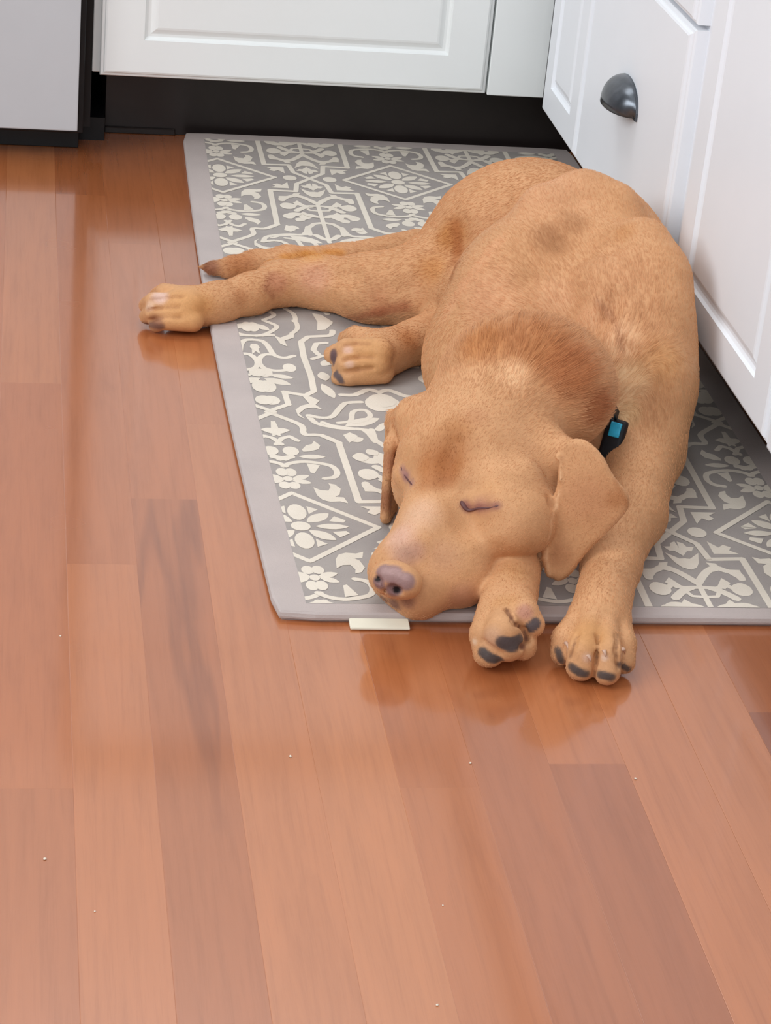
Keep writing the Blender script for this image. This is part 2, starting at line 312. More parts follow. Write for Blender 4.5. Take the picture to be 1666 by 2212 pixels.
# ---------------- mat ----------------
RX0, RX1, RY0, RY1, RZ = 0.2085, 0.7150, 1.5650, 2.8145, 0.009
def bow(x, y):
    v = (y - RY0) / (RY1 - RY0)
    return x - 0.010 * math.sin(math.pi * v) * max(0, 1 - (x - RX0) / 0.25) 
def mat_rug():
    t = NT('woven_grey_mat'); co = t.coord((1, 1, 1)); nz = t.noise(700, 2, co); big = t.noise(14, 4, co)
    a = t.ramp(big, 0, [(0.3, lin(182, 170, 166)), (0.7, lin(193, 180, 175))]); t.l(a, 0, t.b, 'Base Color'); t.b.inputs['Roughness'].default_value = 0.7; t.b.inputs['Specular IOR Level'].default_value = 0.35; t.bump(nz, 0, 0.35, 0.0006)
    t2 = NT('mat_grey_field'); nz = t2.noise(700, 2, t2.coord()); big = t2.noise(18, 4, t2.coord())
    a = t2.ramp(big, 0, [(0.3, lin(158, 150, 146)), (0.7, lin(170, 162, 156))]); t2.l(a, 0, t2.b, 'Base Color'); t2.b.inputs['Roughness'].default_value = 0.7; t2.b.inputs['Specular IOR Level'].default_value = 0.35; t2.bump(nz, 0, 0.35, 0.0006)
    t3 = NT('mat_cream_pattern'); nz = t3.noise(700, 2, t3.coord()); big = t3.noise(20, 4, t3.coord())
    a = t3.ramp(big, 0, [(0.3, lin(222, 212, 197)), (0.7, lin(232, 222, 207))]); t3.l(a, 0, t3.b, 'Base Color'); t3.b.inputs['Roughness'].default_value = 0.7; t3.b.inputs['Specular IOR Level'].default_value = 0.3; t3.bump(nz, 0, 0.35, 0.0006)
    bm = bmesh.new()
    NX, NY = 16, 44; prof = [(0.0035, 0.0), (0.0028, 0.0016), (0.0003, 0.0028), (0.0, 0.0045), (0.0008, 0.0075), (0.0026, RZ)]
    # slab built as rings around the outline, then a top grid
    def outline(ins, z):
        P = []
        x0, x1, y0, y1 = RX0 + ins, RX1 - ins, RY0 + ins, RY1 - ins
        for i in range(NX): P.append((x0 + (x1 - x0) * i / NX, y0))
        for i in range(NY): P.append((x1, y0 + (y1 - y0) * i / NY))
        for i in range(NX): P.append((x1 - (x1 - x0) * i / NX, y1))
        for i in range(NY): P.append((x0, y1 - (y1 - y0) * i / NY))
        out = []
        for x, y in P:
            # rounded corners
            cx = min(max(x, RX0 + 0.012), RX1 - 0.012); cy = min(max(y, RY0 + 0.012), RY1 - 0.012)
            d = math.hypot(x - cx, y - cy)
            if (x != cx) and (y != cy) and d > 0.012 - ins: k = (0.012 - ins) / d; x = cx + (x - cx) * k; y = cy + (y - cy) * k
            out.append(bm.verts.new((bow(x, y), y, z)))
        return out
    rr = [outline(i, z) for i, z in prof]
    for a, b in zip(rr[:-1], rr[1:]):
        for k in range(len(a)): bm.faces.new((a[k], a[(k + 1) % len(a)], b[(k + 1) % len(a)], b[k]))
    bm.faces.new(rr[0][::-1])
    f = bm.faces.new(rr[-1]); bmesh.ops.triangulate(bm, faces=[f])
    # field and pattern, printed in slightly proud layers
    FX0, FX1, FY0, FY1 = 0.2350, 0.6885, 1.5815, 2.7890
    def clip(poly, x0, x1, y0, y1):
        for ax, lim, sg in ((0, x0, 1), (0, x1, -1), (1, y0, 1), (1, y1, -1)):
            out = []
            for i in range(len(poly)):
                a = poly[i - 1]; b = poly[i]; da = (a[ax] - lim) * sg; db = (b[ax] - lim) * sg
                if (da >= 0) != (db >= 0):
                    s = da / (da - db); out.append((a[0] + (b[0] - a[0]) * s, a[1] + (b[1] - a[1]) * s))
                if db >= 0: out.append(b)
            poly = out
            if len(poly) < 3: return []
        return poly
    def add(poly, z, mi):
        ar = sum(poly[i - 1][0] * poly[i][1] - poly[i][0] * poly[i - 1][1] for i in range(len(poly)))
        if abs(ar) < 2e-9: return
        if ar < 0: poly = poly[::-1]
        vs = [bm.verts.new((bow(x, y), y, z)) for x, y in poly]
        f = bm.faces.new(vs); f.material_index = mi
    for j in range(40):
        ya = FY0 + (FY1 - FY0) * j / 40; yb = FY0 + (FY1 - FY0) * (j + 1) / 40
        for i in range(6): add([(FX0 + (FX1 - FX0) * a, b) for a, b in ((i / 6, ya), ((i + 1) / 6, ya), ((i + 1) / 6, yb), (i / 6, yb))], RZ + 0.00012, 1)
    pcs = []; cnt_ = 0
    def disc(c, rx, ry, n): pcs.append([(c[0] + rx * math.cos(2 * math.pi * i / n), c[1] + ry * math.sin(2 * math.pi * i / n)) for i in range(n)])
    for s in MOTIF_SHAPES:
        k = s[0]
        if k == 'stroke':
            p = s[1]; w = s[2] / 2
            # round off free-hand strokes that have more than four points
            if len(p) > 4:
                q = [p[0]]
                for i in range(len(p) - 1):
                    p0 = p[max(i - 1, 0)]; p1 = p[i]; p2 = p[i + 1]; p3 = p[min(i + 2, len(p) - 1)]
                    for tt in (0.33, 0.66, 1.0):
                        q.append(tuple(0.5 * (2 * p1[d] + (p2[d] - p0[d]) * tt + (2 * p0[d] - 5 * p1[d] + 4 * p2[d] - p3[d]) * tt * tt + (3 * p1[d] - p0[d] - 3 * p2[d] + p3[d]) * tt ** 3) for d in (0, 1)))
                p = q
            for a, b in zip(p[:-1], p[1:]):
                L = math.hypot(b[0] - a[0], b[1] - a[1])
                if L < 1e-6: continue
                nx, ny = -(b[1] - a[1]) / L * w, (b[0] - a[0]) / L * w
                pcs.append([(a[0] + nx, a[1] + ny), (a[0] - nx, a[1] - ny), (b[0] - nx, b[1] - ny), (b[0] + nx, b[1] + ny)])
            for a in p: disc(a, w, w, 8)
        elif k == 'leaf':
            a, b = s[1]; L = math.hypot(b[0] - a[0], b[1] - a[1]); nx, ny = -(b[1] - a[1]) / L * s[2] / 2, (b[0] - a[0]) / L * s[2] / 2
            up_ = [(a[0] + (b[0] - a[0]) * q + nx * math.sin(math.pi * q) ** 0.8, a[1] + (b[1] - a[1]) * q + ny * math.sin(math.pi * q) ** 0.8) for q in (0, .1, .25, .4, .6, .75, .9, 1)]
            dn = [(a[0] + (b[0] - a[0]) * q - nx * math.sin(math.pi * q) ** 0.8, a[1] + (b[1] - a[1]) * q - ny * math.sin(math.pi * q) ** 0.8) for q in (.9, .75, .6, .4, .25, .1)]
            pcs.append(up_ + dn)
        elif k == 'oval': disc(s[1][0], s[2], s[3], 18)
        else:
            pts = [Vector((x, y, 0)) for x, y in s[1]]
            for tri in tessellate_polygon([pts]): pcs.append([(pts[i].x, pts[i].y) for i in tri])
    for iu in range(-1, 5):
        for iv in range(-1, 3):
            for sx in (1, -1):
                for sy in (1, -1):
                    for p in pcs:
                        q = [(0.2475 + iu * 0.2152 + sx * x / 1000, 1.716 + iv * 0.93 + sy * y / 1000) for x, y in p]
                        q = clip(q, FX0, FX1, FY0, FY1)
                        if len(q) >= 3:
                            # no piece may cross its own tile
                            q = clip(q, 0.2475 + iu * 0.2152 - 0.1096, 0.2475 + iu * 0.2152 + 0.1095, 1.716 + iv * 0.93 - 0.468, 1.716 + iv * 0.93 + 0.468)
                        if len(q) >= 3: cnt_ += 1; add(q, RZ + 0.00026 + (cnt_ % 211) * 1.5e-6, 2)
    r = obj('kitchen_mat', bm, [t.m, t2.m, t3.m], label='grey kitchen mat with cream floral tile pattern under the dog', category='rug')
    bm = bmesh.new(); box(bm, 0.2675, 0.3155, 1.5535, 1.5646, 0.0008, 0.0056, 0.0006, 1)
    for v in bm.verts: v.co.z -= (1.5646 - v.co.y) * 0.25 if v.co.z > 0.003 else 0
    obj('care_label', bm, plain('label_cloth', lin(232, 226, 206), 0.8), r, label='small white cloth label')
mat_rug()
# ---- signed-distance sculpting, used for the dog -------------------------
def smin(a, b, k):
    if k <= 0: return np.minimum(a, b)
    h = np.maximum(k - np.abs(a - b), 0.0) / k
    return np.minimum(a, b) - h * h * k * 0.25
def sd_cone(P, a, b, ra, rb):
    a = np.array(a); b = np.array(b); ab = b - a
    t = np.clip(((P - a) @ ab) / max(ab @ ab, 1e-9), 0, 1)
    d = P - a - t[..., None] * ab
    return np.sqrt((d * d).sum(-1)) - (ra + (rb - ra) * t)
def frame(z, x):
    z = np.array(z, float); z /= np.linalg.norm(z)
    x = np.array(x, float); x = x - z * (x @ z); x /= np.linalg.norm(x)
    return np.array([x, np.cross(z, x), z])
def sd_ell(P, c, r, M):
    q = (P - np.array(c)) @ np.array(M).T
    r = np.array(r)
    k0 = np.sqrt(((q / r) ** 2).sum(-1)); k1 = np.sqrt(((q / (r * r)) ** 2).sum(-1))
    return k0 * (k0 - 1.0) / np.maximum(k1, 1e-9)
def sd_plate(P, c, M, poly, th, bend):
    q = (P - np.array(c)) @ np.array(M).T
    u = q[..., 0]; v = q[..., 1]; n = q[..., 2] - (bend[0] * u * u + bend[1] * v * v + bend[2] * u * v)
    d2 = np.full(u.shape, 1e9); s = np.ones(u.shape)
    m = len(poly)
    for i in range(m):
        ax, ay = poly[i]; bx, by = poly[i - 1]
        ex = bx - ax; ey = by - ay; wx = u - ax; wy = v - ay
        t = np.clip((wx * ex + wy * ey) / (ex * ex + ey * ey), 0, 1)
        dx = wx - ex * t; dy = wy - ey * t
        d2 = np.minimum(d2, dx * dx + dy * dy)
        c1 = v >= ay; c2 = v < by; c3 = ex * wy > ey * wx
        flip = (c1 & c2 & c3) | (~c1 & ~c2 & ~c3)
        s = np.where(flip, -s, s)
    d = s * np.sqrt(d2) + th
    return np.sqrt(np.maximum(d, 0) ** 2 + n * n) - th + np.minimum(d, 0) * 0.0
def prim_sd(pr, P):
    t = pr[0]
    if t == 'c': return sd_cone(P, *pr[2:6])
    if t == 'e': return sd_ell(P, *pr[2:5])
    return sd_plate(P, *pr[2:7])
def prim_box(pr, m):
    t = pr[0]
    if t == 'c':
        a, b = np.array(pr[2]), np.array(pr[3]); r = max(pr[4], pr[5])
        return np.minimum(a, b) - r - m, np.maximum(a, b) + r + m
    if t == 'e':
        e = np.sqrt(((np.array(pr[4]) * np.array(pr[3])[:, None]) ** 2).sum(0))
        return np.array(pr[2]) - e - m, np.array(pr[2]) + e + m
    M = np.array(pr[3]); pts = []
    for u, v in pr[4]:
        w = pr[6][0] * u * u + pr[6][1] * v * v + pr[6][2] * u * v
        pts.append(np.array(pr[2]) + u * M[0] + v * M[1] + w * M[2])
    pts = np.array(pts)
    return pts.min(0) - 0.02 - m, pts.max(0) + 0.02 + m
def sculpt(prims, lo, hi, h):
    """prims come in groups; ['G', k] closes the running group and blends it into the whole with softness k"""
    lo = np.array(lo); n = np.ceil((np.array(hi) - lo) / h).astype(int) + 1
    F = np.full(n, 0.05, np.float32); T = np.full(n, 0.05, np.float32); box = [n.copy(), n * 0]
    for pr in prims:
        if pr[0] == 'G':
            if (box[1] > box[0]).all():
                s = tuple(slice(p, q) for p, q in zip(*box))
                F[s] = smin(F[s], T[s], pr[1]); T[s] = 0.05
            box = [n.copy(), n * 0]; continue
        k = abs(pr[1]); cut = pr[1] < 0
        a, b = prim_box(pr, k + 0.02 if not cut else k + 3 * h)
        i0 = np.clip(np.floor((a - lo) / h).astype(int), 0, n); i1 = np.clip(np.ceil((b - lo) / h).astype(int) + 1, 0, n)
        if (i1 <= i0).any(): continue
        D = F if cut else T
        if not cut: box = [np.minimum(box[0], i0), np.maximum(box[1], i1)]
        for x0 in range(i0[0], i1[0], 40):
            x1 = min(x0 + 40, i1[0])
            g = np.stack(np.meshgrid(np.arange(x0, x1), np.arange(i0[1], i1[1]), np.arange(i0[2], i1[2]), indexing='ij'), -1) * h + lo
            d = prim_sd(pr, g)
            s = (slice(x0, x1), slice(i0[1], i1[1]), slice(i0[2], i1[2]))
            D[s] = -smin(-D[s], d, k) if cut else smin(D[s], d, k)
    return F, lo
def surface_nets(F, lo, h):
    n = np.array(F.shape); S = F < 0
    ids = []; pos = []; quads = []
    stride = np.array([n[1] * n[2], n[2], 1])
    for ax in range(3):
        sl0 = [slice(None)] * 3; sl1 = [slice(None)] * 3
        sl0[ax] = slice(0, -1); sl1[ax] = slice(1, None)
        A = np.argwhere(S[tuple(sl0)] != S[tuple(sl1)])
        A = A[((A > 0) & (A < n - 1)).all(1)]
        B = A.copy(); B[:, ax] += 1
        fa = F[tuple(A.T)]; fb = F[tuple(B.T)]
        p = A.astype(float); p[:, ax] += fa / (fa - fb)
        u, v = (ax + 1) % 3, (ax + 2) % 3
        c = []
        for du, dv in ((0, 0), (1, 0), (1, 1), (0, 1)):
            C = A.copy(); C[:, u] -= du; C[:, v] -= dv
            cid = C @ stride; c.append(cid); ids.append(cid); pos.append(p)
        q = np.stack(c, 1)
        flip = fa > 0
        q[flip] = q[flip][:, ::-1]
        quads.append(q)
    ids = np.concatenate(ids); pos = np.concatenate(pos); quads = np.concatenate(quads)
    uq, inv = np.unique(ids, return_inverse=True)
    cnt = np.bincount(inv)
    V = np.stack([np.bincount(inv, pos[:, i]) / cnt for i in range(3)], 1)
    Q = np.searchsorted(uq, quads)
    return V * h + lo, Q
DOG = [
['e',0,(0.5237,2.1912,0.1120),(0.0960,0.0780,0.0760),((0.9806,0.1961,0.0000),(-0.1961,0.9806,0.0000),(0.0000,0.0000,1.0000))],
['G',0],
['e',0,(0.5525,2.0515,0.1380),(0.0700,0.0880,0.0780),((1.0000,0.0000,0.0000),(0.0000,1.0000,0.0000),(0.0000,0.0000,1.0000))],
['e',0.03,(0.5530,1.9456,0.1260),(0.0660,0.0950,0.0800),((1.0000,0.0000,0.0000),(0.0000,1.0000,0.0000),(0.0000,0.0000,1.0000))],
['e',0.02,(0.5177,1.9923,0.1080),(0.1250,0.1040,0.1000),((0.7507,0.6606,0.0000),(-0.6606,0.7507,0.0000),(0.0000,0.0000,1.0000))],
['c',0.04,(0.5598,2.0308,0.1250),(0.5598,2.0308,0.1251),0.0660,0.0660],
['e',0.03,(0.5200,2.1000,0.0700),(0.1000,0.1600,0.0600),((1.0000,0.0000,0.0000),(0.0000,1.0000,0.0000),(0.0000,0.0000,1.0000))],
['e',0.06,(0.5669,1.8737,0.0950),(0.0460,0.0750,0.0620),((1.0000,0.0000,0.0000),(0.0000,1.0000,0.0000),(0.0000,0.0000,1.0000))],
['e',0.03,(0.4229,1.9561,0.0600),(0.0400,0.0700,0.0500),((1.0000,0.0000,0.0000),(0.0000,1.0000,0.0000),(0.0000,0.0000,1.0000))],
['e',0.03,(0.4842,1.8526,0.0650),(0.0900,0.0800,0.0550),((1.0000,0.0000,0.0000),(0.0000,1.0000,0.0000),(0.0000,0.0000,1.0000))],
['G',0.014],
['c',0.03,(0.4806,2.2076,0.0850),(0.4261,2.1710,0.0560),0.0640,0.0460],
['c',0.015,(0.4247,2.1775,0.0560),(0.3658,2.1989,0.0420),0.0470,0.0340],
['c',0.015,(0.3654,2.1962,0.0420),(0.3158,2.2257,0.0360),0.0340,0.0265],
['c',0.012,(0.3158,2.2257,0.0360),(0.2768,2.2246,0.0340),0.0265,0.0215],
['c',0.01,(0.2684,2.2401,0.0360),(0.2684,2.2401,0.0361),0.0165,0.0165],
['c',0.012,(0.2768,2.2246,0.0340),(0.2412,2.2025,0.0290),0.0215,0.0200],
['c',0.012,(0.2412,2.2025,0.0290),(0.2066,2.1851,0.0250),0.0200,0.0200],
['c',0.012,(0.2066,2.1851,0.0250),(0.1704,2.1742,0.0220),0.0200,0.0220],
['G',0.022],
['c',0.015,(0.4541,2.1365,0.0350),(0.3977,2.0804,0.0320),0.0300,0.0200],
['c',0.012,(0.3977,2.0804,0.0320),(0.3535,2.0465,0.0300),0.0200,0.0250],
['G',0.008],
['c',0.01,(0.4350,2.3313,0.0400),(0.3512,2.3109,0.0300),0.0200,0.0165],
['c',0.01,(0.3512,2.3109,0.0300),(0.2898,2.3017,0.0280),0.0165,0.0170],
['c',0.01,(0.2898,2.3017,0.0280),(0.2547,2.2992,0.0250),0.0170,0.0145],
['c',0.01,(0.2547,2.2992,0.0250),(0.2298,2.2977,0.0220),0.0145,0.0105],
['c',0.01,(0.2298,2.2977,0.0220),(0.2104,2.3023,0.0190),0.0105,0.0055],
['c',0.01,(0.2104,2.3023,0.0190),(0.1953,2.3130,0.0160),0.0055,0.0010],
['G',0.008],
['c',0.03,(0.5637,1.8446,0.0800),(0.5605,1.7988,0.0480),0.0420,0.0350],
['c',0.015,(0.5605,1.7988,0.0480),(0.5233,1.6890,0.0400),0.0340,0.0285],
['c',0.015,(0.5233,1.6890,0.0400),(0.4882,1.6067,0.0320),0.0285,0.0225],
['c',0.012,(0.4882,1.6067,0.0320),(0.4614,1.5285,0.0300),0.0225,0.0235],
['G',0.03],
['c',0.02,(0.4738,1.7873,0.0400),(0.4123,1.6330,0.0320),0.0300,0.0235],
['c',0.012,(0.4123,1.6330,0.0320),(0.3968,1.5649,0.0300),0.0235,0.0215],
['G',0.004],
['e',0,(0.4378,1.7626,0.1240),(0.0780,0.0620,0.0640),((0.9950,-0.0995,0.0000),(0.0995,0.9950,-0.0000),(0.0000,0.0000,1.0000))],
['e',0.02,(0.3894,1.7150,0.0880),(0.0620,0.0580,0.0740),((0.8376,-0.5404,0.0796),(-0.2488,-0.2475,0.9364),(-0.4863,-0.8042,-0.3418))],
['c',0.02,(0.4160,1.7554,0.1070),(0.3741,1.6784,0.0900),0.0520,0.0530],
['c',0.035,(0.4169,1.6622,0.0740),(0.4169,1.6622,0.0741),0.0345,0.0345],
['c',0.035,(0.3950,1.6034,0.0760),(0.3950,1.6034,0.0761),0.0300,0.0300],
['c',0.025,(0.4119,1.6099,0.0730),(0.4119,1.6099,0.0731),0.0235,0.0235],
['c',0.02,(0.3435,1.6864,0.0640),(0.3435,1.6864,0.0641),0.0270,0.0270],
['c',0.016,(0.3561,1.6494,0.0740),(0.3210,1.5923,0.0520),0.0340,0.0250],
['c',0.015,(0.3506,1.5941,0.0380),(0.3506,1.5941,0.0381),0.0340,0.0340],
['c',0.012,(0.3601,1.5835,0.0320),(0.3601,1.5835,0.0321),0.0200,0.0200],
['c',0.012,(0.3073,1.5864,0.0360),(0.3073,1.5864,0.0361),0.0245,0.0245],
['c',0.012,(0.3234,1.5742,0.0260),(0.3234,1.5742,0.0261),0.0240,0.0240],
['c',0.015,(0.3720,1.6274,0.0450),(0.3720,1.6274,0.0451),0.0300,0.0300],
['c',0.014,(0.3854,1.6317,0.0960),(0.3854,1.6317,0.0961),0.0190,0.0190],
['c',0.016,(0.3628,1.6326,0.0930),(0.3628,1.6326,0.0931),0.0130,0.0130],
['c',0.012,(0.3359,1.6816,0.0940),(0.3359,1.6816,0.0941),0.0180,0.0180],
['e',0.005,(0.3741,1.6069,0.0880),(0.0155,0.0115,0.0110),((0.8376,-0.5404,0.0796),(-0.2488,-0.2475,0.9364),(-0.4863,-0.8042,-0.3418))],
['e',0.005,(0.3239,1.6704,0.0800),(0.0130,0.0115,0.0110),((0.8376,-0.5404,0.0796),(-0.2488,-0.2475,0.9364),(-0.4863,-0.8042,-0.3418))],
['e',0.004,(0.2985,1.5491,0.0490),(0.0200,0.0155,0.0145),((0.8376,-0.5404,0.0796),(-0.2488,-0.2475,0.9364),(-0.4863,-0.8042,-0.3418))],
['c',0.006,(0.2907,1.5479,0.0520),(0.2907,1.5479,0.0521),0.0100,0.0100],
['c',0.006,(0.3081,1.5436,0.0480),(0.3081,1.5436,0.0481),0.0105,0.0105],
['c',0.018,(0.4339,1.6812,0.1050),(0.4562,1.6494,0.1100),0.0200,0.0130],
['c',0.016,(0.3337,1.7311,0.1050),(0.3237,1.7430,0.0950),0.0180,0.0100],
['G',0.004],
['p',0,(0.4546,1.5958,0.0897),((0.8610,-0.3285,-0.3882),(-0.4072,0.0119,-0.9133),(0.3047,0.9444,-0.1235)),[(-0.0386,-0.0225),(-0.0351,-0.0172),(-0.0319,-0.0117),(-0.0288,-0.0058),(-0.0260,0.0003),(-0.0234,0.0068),(-0.0210,0.0129),(-0.0188,0.0188),(-0.0169,0.0245),(-0.0153,0.0298),(-0.0134,0.0351),(-0.0112,0.0403),(-0.0087,0.0454),(-0.0060,0.0504),(-0.0029,0.0547),(0.0004,0.0585),(0.0040,0.0616),(0.0079,0.0641),(0.0112,0.0652),(0.0141,0.0649),(0.0165,0.0631),(0.0184,0.0600),(0.0198,0.0563),(0.0207,0.0519),(0.0211,0.0469),(0.0210,0.0413),(0.0213,0.0354),(0.0220,0.0293),(0.0231,0.0230),(0.0246,0.0164),(0.0260,0.0099),(0.0274,0.0035),(0.0287,-0.0028),(0.0299,-0.0090),(0.0304,-0.0144),(0.0304,-0.0190),(0.0297,-0.0228),(0.0283,-0.0257),(0.0260,-0.0284),(0.0229,-0.0307),(0.0188,-0.0326),(0.0138,-0.0343),(0.0089,-0.0363),(0.0042,-0.0386),(-0.0004,-0.0412),(-0.0048,-0.0441),(-0.0093,-0.0464),(-0.0137,-0.0481),(-0.0182,-0.0493),(-0.0226,-0.0499),(-0.0267,-0.0498),(-0.0305,-0.0489),(-0.0339,-0.0472),(-0.0369,-0.0447),(-0.0393,-0.0422),(-0.0411,-0.0396),(-0.0423,-0.0370),(-0.0429,-0.0344),(-0.0425,-0.0311),(-0.0410,-0.0271)],0.004,(3.5000,0.8000,0.0000)],
['c',0.002,(0.4327,1.6108,0.1288),(0.4338,1.6054,0.1120),0.0034,0.0034],
['c',0.002,(0.4338,1.6054,0.1120),(0.4321,1.6015,0.0905),0.0034,0.0034],
['c',0.002,(0.4321,1.6015,0.0905),(0.4292,1.5991,0.0664),0.0034,0.0034],
['c',0.002,(0.4292,1.5991,0.0664),(0.4299,1.5967,0.0446),0.0034,0.0034],
['c',0.002,(0.4299,1.5967,0.0446),(0.4343,1.5946,0.0313),0.0034,0.0034],
['G',0.003],
['p',0,(0.3198,1.7527,0.1000),((-0.0355,-0.3851,-0.9222),(0.2379,0.8930,-0.3820),(0.9706,-0.2330,0.0599)),[(0.0013,-0.0035),(0.0087,-0.0045),(0.0169,-0.0051),(0.0256,-0.0054),(0.0350,-0.0053),(0.0450,-0.0048),(0.0544,-0.0044),(0.0631,-0.0041),(0.0713,-0.0040),(0.0788,-0.0040),(0.0846,-0.0037),(0.0887,-0.0033),(0.0912,-0.0025),(0.0920,-0.0015),(0.0929,0.0000),(0.0938,0.0020),(0.0948,0.0045),(0.0958,0.0075),(0.0961,0.0111),(0.0956,0.0154),(0.0945,0.0203),(0.0927,0.0258),(0.0889,0.0309),(0.0830,0.0356),(0.0750,0.0400),(0.0650,0.0440),(0.0550,0.0467),(0.0450,0.0481),(0.0350,0.0481),(0.0250,0.0469),(0.0163,0.0430),(0.0087,0.0365),(0.0025,0.0274),(-0.0025,0.0156),(-0.0044,0.0066),(-0.0031,0.0002)],0.0042,(0.0000,4.0000,0.0000)],
['c',0.006,(0.3256,1.7398,0.1030),(0.3168,1.7223,0.0850),0.0070,0.0045],
['c',0.006,(0.3152,1.7222,0.0850),(0.3151,1.7151,0.0580),0.0045,0.0040],
['G',0.004],
['c',0.0025,(0.4485,1.5282,0.0300),(0.4311,1.5053,0.0220),0.0115,0.0120],
['c',0.0025,(0.4311,1.5053,0.0220),(0.4283,1.5006,0.0130),0.0120,0.0105],
['c',0.0025,(0.4523,1.5138,0.0340),(0.4396,1.4841,0.0240),0.0125,0.0130],
['c',0.0025,(0.4396,1.4841,0.0240),(0.4378,1.4795,0.0130),0.0130,0.0120],
['c',0.0025,(0.4606,1.5121,0.0330),(0.4563,1.4791,0.0250),0.0115,0.0115],
['c',0.0025,(0.4563,1.4791,0.0250),(0.4562,1.4714,0.0130),0.0115,0.0110],
['c',0.0025,(0.4726,1.5250,0.0300),(0.4743,1.4988,0.0220),0.0115,0.0105],
['c',0.0025,(0.4743,1.4988,0.0220),(0.4734,1.4873,0.0120),0.0105,0.0095],
['G',0.006],
['c',0.0025,(0.3878,1.5570,0.0300),(0.3663,1.5045,0.0260),0.0170,0.0135],
['c',0.0025,(0.3663,1.5045,0.0260),(0.3675,1.4964,0.0150),0.0130,0.0125],
['c',0.0025,(0.3901,1.5495,0.0300),(0.3756,1.4943,0.0340),0.0160,0.0145],
['c',0.0025,(0.3756,1.4943,0.0340),(0.3811,1.4925,0.0240),0.0135,0.0135],
['c',0.0025,(0.3958,1.5424,0.0340),(0.3950,1.5131,0.0400),0.0150,0.0125],
['c',0.0025,(0.3950,1.5131,0.0400),(0.4011,1.5070,0.0340),0.0120,0.0105],
['c',0.0025,(0.3995,1.5497,0.0300),(0.3945,1.5009,0.0180),0.0140,0.0115],
['G',0.006],
['c',0.0012,(0.1824,2.1832,0.0300),(0.1525,2.1909,0.0320),0.0120,0.0098],
['c',0.0012,(0.1525,2.1909,0.0320),(0.1472,2.2094,0.0220),0.0098,0.0085],
['c',0.0012,(0.1790,2.1663,0.0300),(0.1406,2.1757,0.0280),0.0120,0.0098],
['c',0.0012,(0.1406,2.1757,0.0280),(0.1351,2.1901,0.0180),0.0098,0.0085],
['c',0.0012,(0.1769,2.1634,0.0220),(0.1413,2.1654,0.0210),0.0120,0.0098],
['c',0.0012,(0.1413,2.1654,0.0210),(0.1351,2.1759,0.0120),0.0098,0.0085],
['c',0.0012,(0.1792,2.1584,0.0160),(0.1488,2.1584,0.0140),0.0120,0.0092],
['c',0.0012,(0.1488,2.1584,0.0140),(0.1435,2.1615,0.0090),0.0092,0.0080],
['G',0.004],
['c',0.0012,(0.3608,2.0561,0.0400),(0.3347,2.0743,0.0380),0.0125,0.0105],
['c',0.0012,(0.3347,2.0743,0.0380),(0.3283,2.0847,0.0300),0.0105,0.0090],
['c',0.0012,(0.3521,2.0273,0.0420),(0.3212,2.0344,0.0400),0.0140,0.0115],
['c',0.0012,(0.3212,2.0344,0.0400),(0.3081,2.0408,0.0320),0.0115,0.0085],
['c',0.0012,(0.3503,2.0242,0.0320),(0.3214,2.0223,0.0310),0.0140,0.0115],
['c',0.0012,(0.3214,2.0223,0.0310),(0.3170,2.0327,0.0220),0.0115,0.0100],
['c',0.0012,(0.3560,2.0262,0.0220),(0.3238,2.0196,0.0200),0.0125,0.0108],
['c',0.0012,(0.3238,2.0196,0.0200),(0.3156,2.0238,0.0150),0.0108,0.0095],
['G',0.004],
['c',-0.02,(0.4809,1.9089,0.2026),(0.5088,1.9351,0.2143),0.0300,0.0300],
['c',-0.016,(0.5462,1.9160,0.2114),(0.5643,1.9367,0.2114),0.0200,0.0200],
['c',0.018,(0.5715,1.9355,0.1895),(0.5781,1.9048,0.1742),0.0300,0.0300],
['c',0.018,(0.5781,1.9048,0.1742),(0.5768,1.8743,0.1545),0.0300,0.0300],
['G',0.018],
['c',0.016,(0.4966,2.0128,0.1952),(0.5361,2.0312,0.2005),0.0280,0.0280],
['c',0.016,(0.5361,2.0312,0.2005),(0.5591,2.0119,0.2003),0.0280,0.0280],
['G',0.016],
['c',0.014,(0.5241,1.8971,0.1662),(0.5385,1.8645,0.1482),0.0200,0.0200],
['c',0.014,(0.5385,1.8645,0.1482),(0.5483,1.8391,0.1275),0.0200,0.0200],
['G',0.014],
['c',-0.01,(0.5298,1.8522,0.1751),(0.5186,1.8449,0.1510),0.0100,0.0100],
['c',-0.01,(0.5327,1.8150,0.1372),(0.5379,1.8002,0.1259),0.0100,0.0100],
['c',-0.012,(0.4354,2.1449,0.1362),(0.4389,2.1256,0.1163),0.0120,0.0120],
['c',0.01,(0.3441,2.1797,0.0395),(0.3716,2.1670,0.0378),0.0120,0.0120],
['c',0.01,(0.3716,2.1670,0.0378),(0.4047,2.1396,0.0524),0.0120,0.0120],
['G',0.01],
['c',-0.01,(0.3100,2.1900,0.0598),(0.3361,2.1722,0.0666),0.0120,0.0120],
['c',0.01,(0.3353,1.6099,0.0766),(0.3216,1.5875,0.0649),0.0120,0.0120],
['G',0.01],
['c',0.012,(0.3899,1.6099,0.0985),(0.4095,1.6260,0.1035),0.0140,0.0140],
['G',0.012],
['c',-0.01,(0.3604,1.5831,0.0824),(0.3740,1.5704,0.0912),0.0120,0.0120],
['c',-0.002,(0.4294,1.6107,0.1229),(0.4300,1.6058,0.1096),0.0050,0.0050],
['c',-0.002,(0.4300,1.6058,0.1096),(0.4282,1.5980,0.0927),0.0050,0.0050],
['c',-0.002,(0.2824,1.5424,0.0545),(0.2844,1.5398,0.0527),0.0026,0.0026],
['c',-0.002,(0.2943,1.5349,0.0493),(0.2996,1.5349,0.0469),0.0034,0.0034],
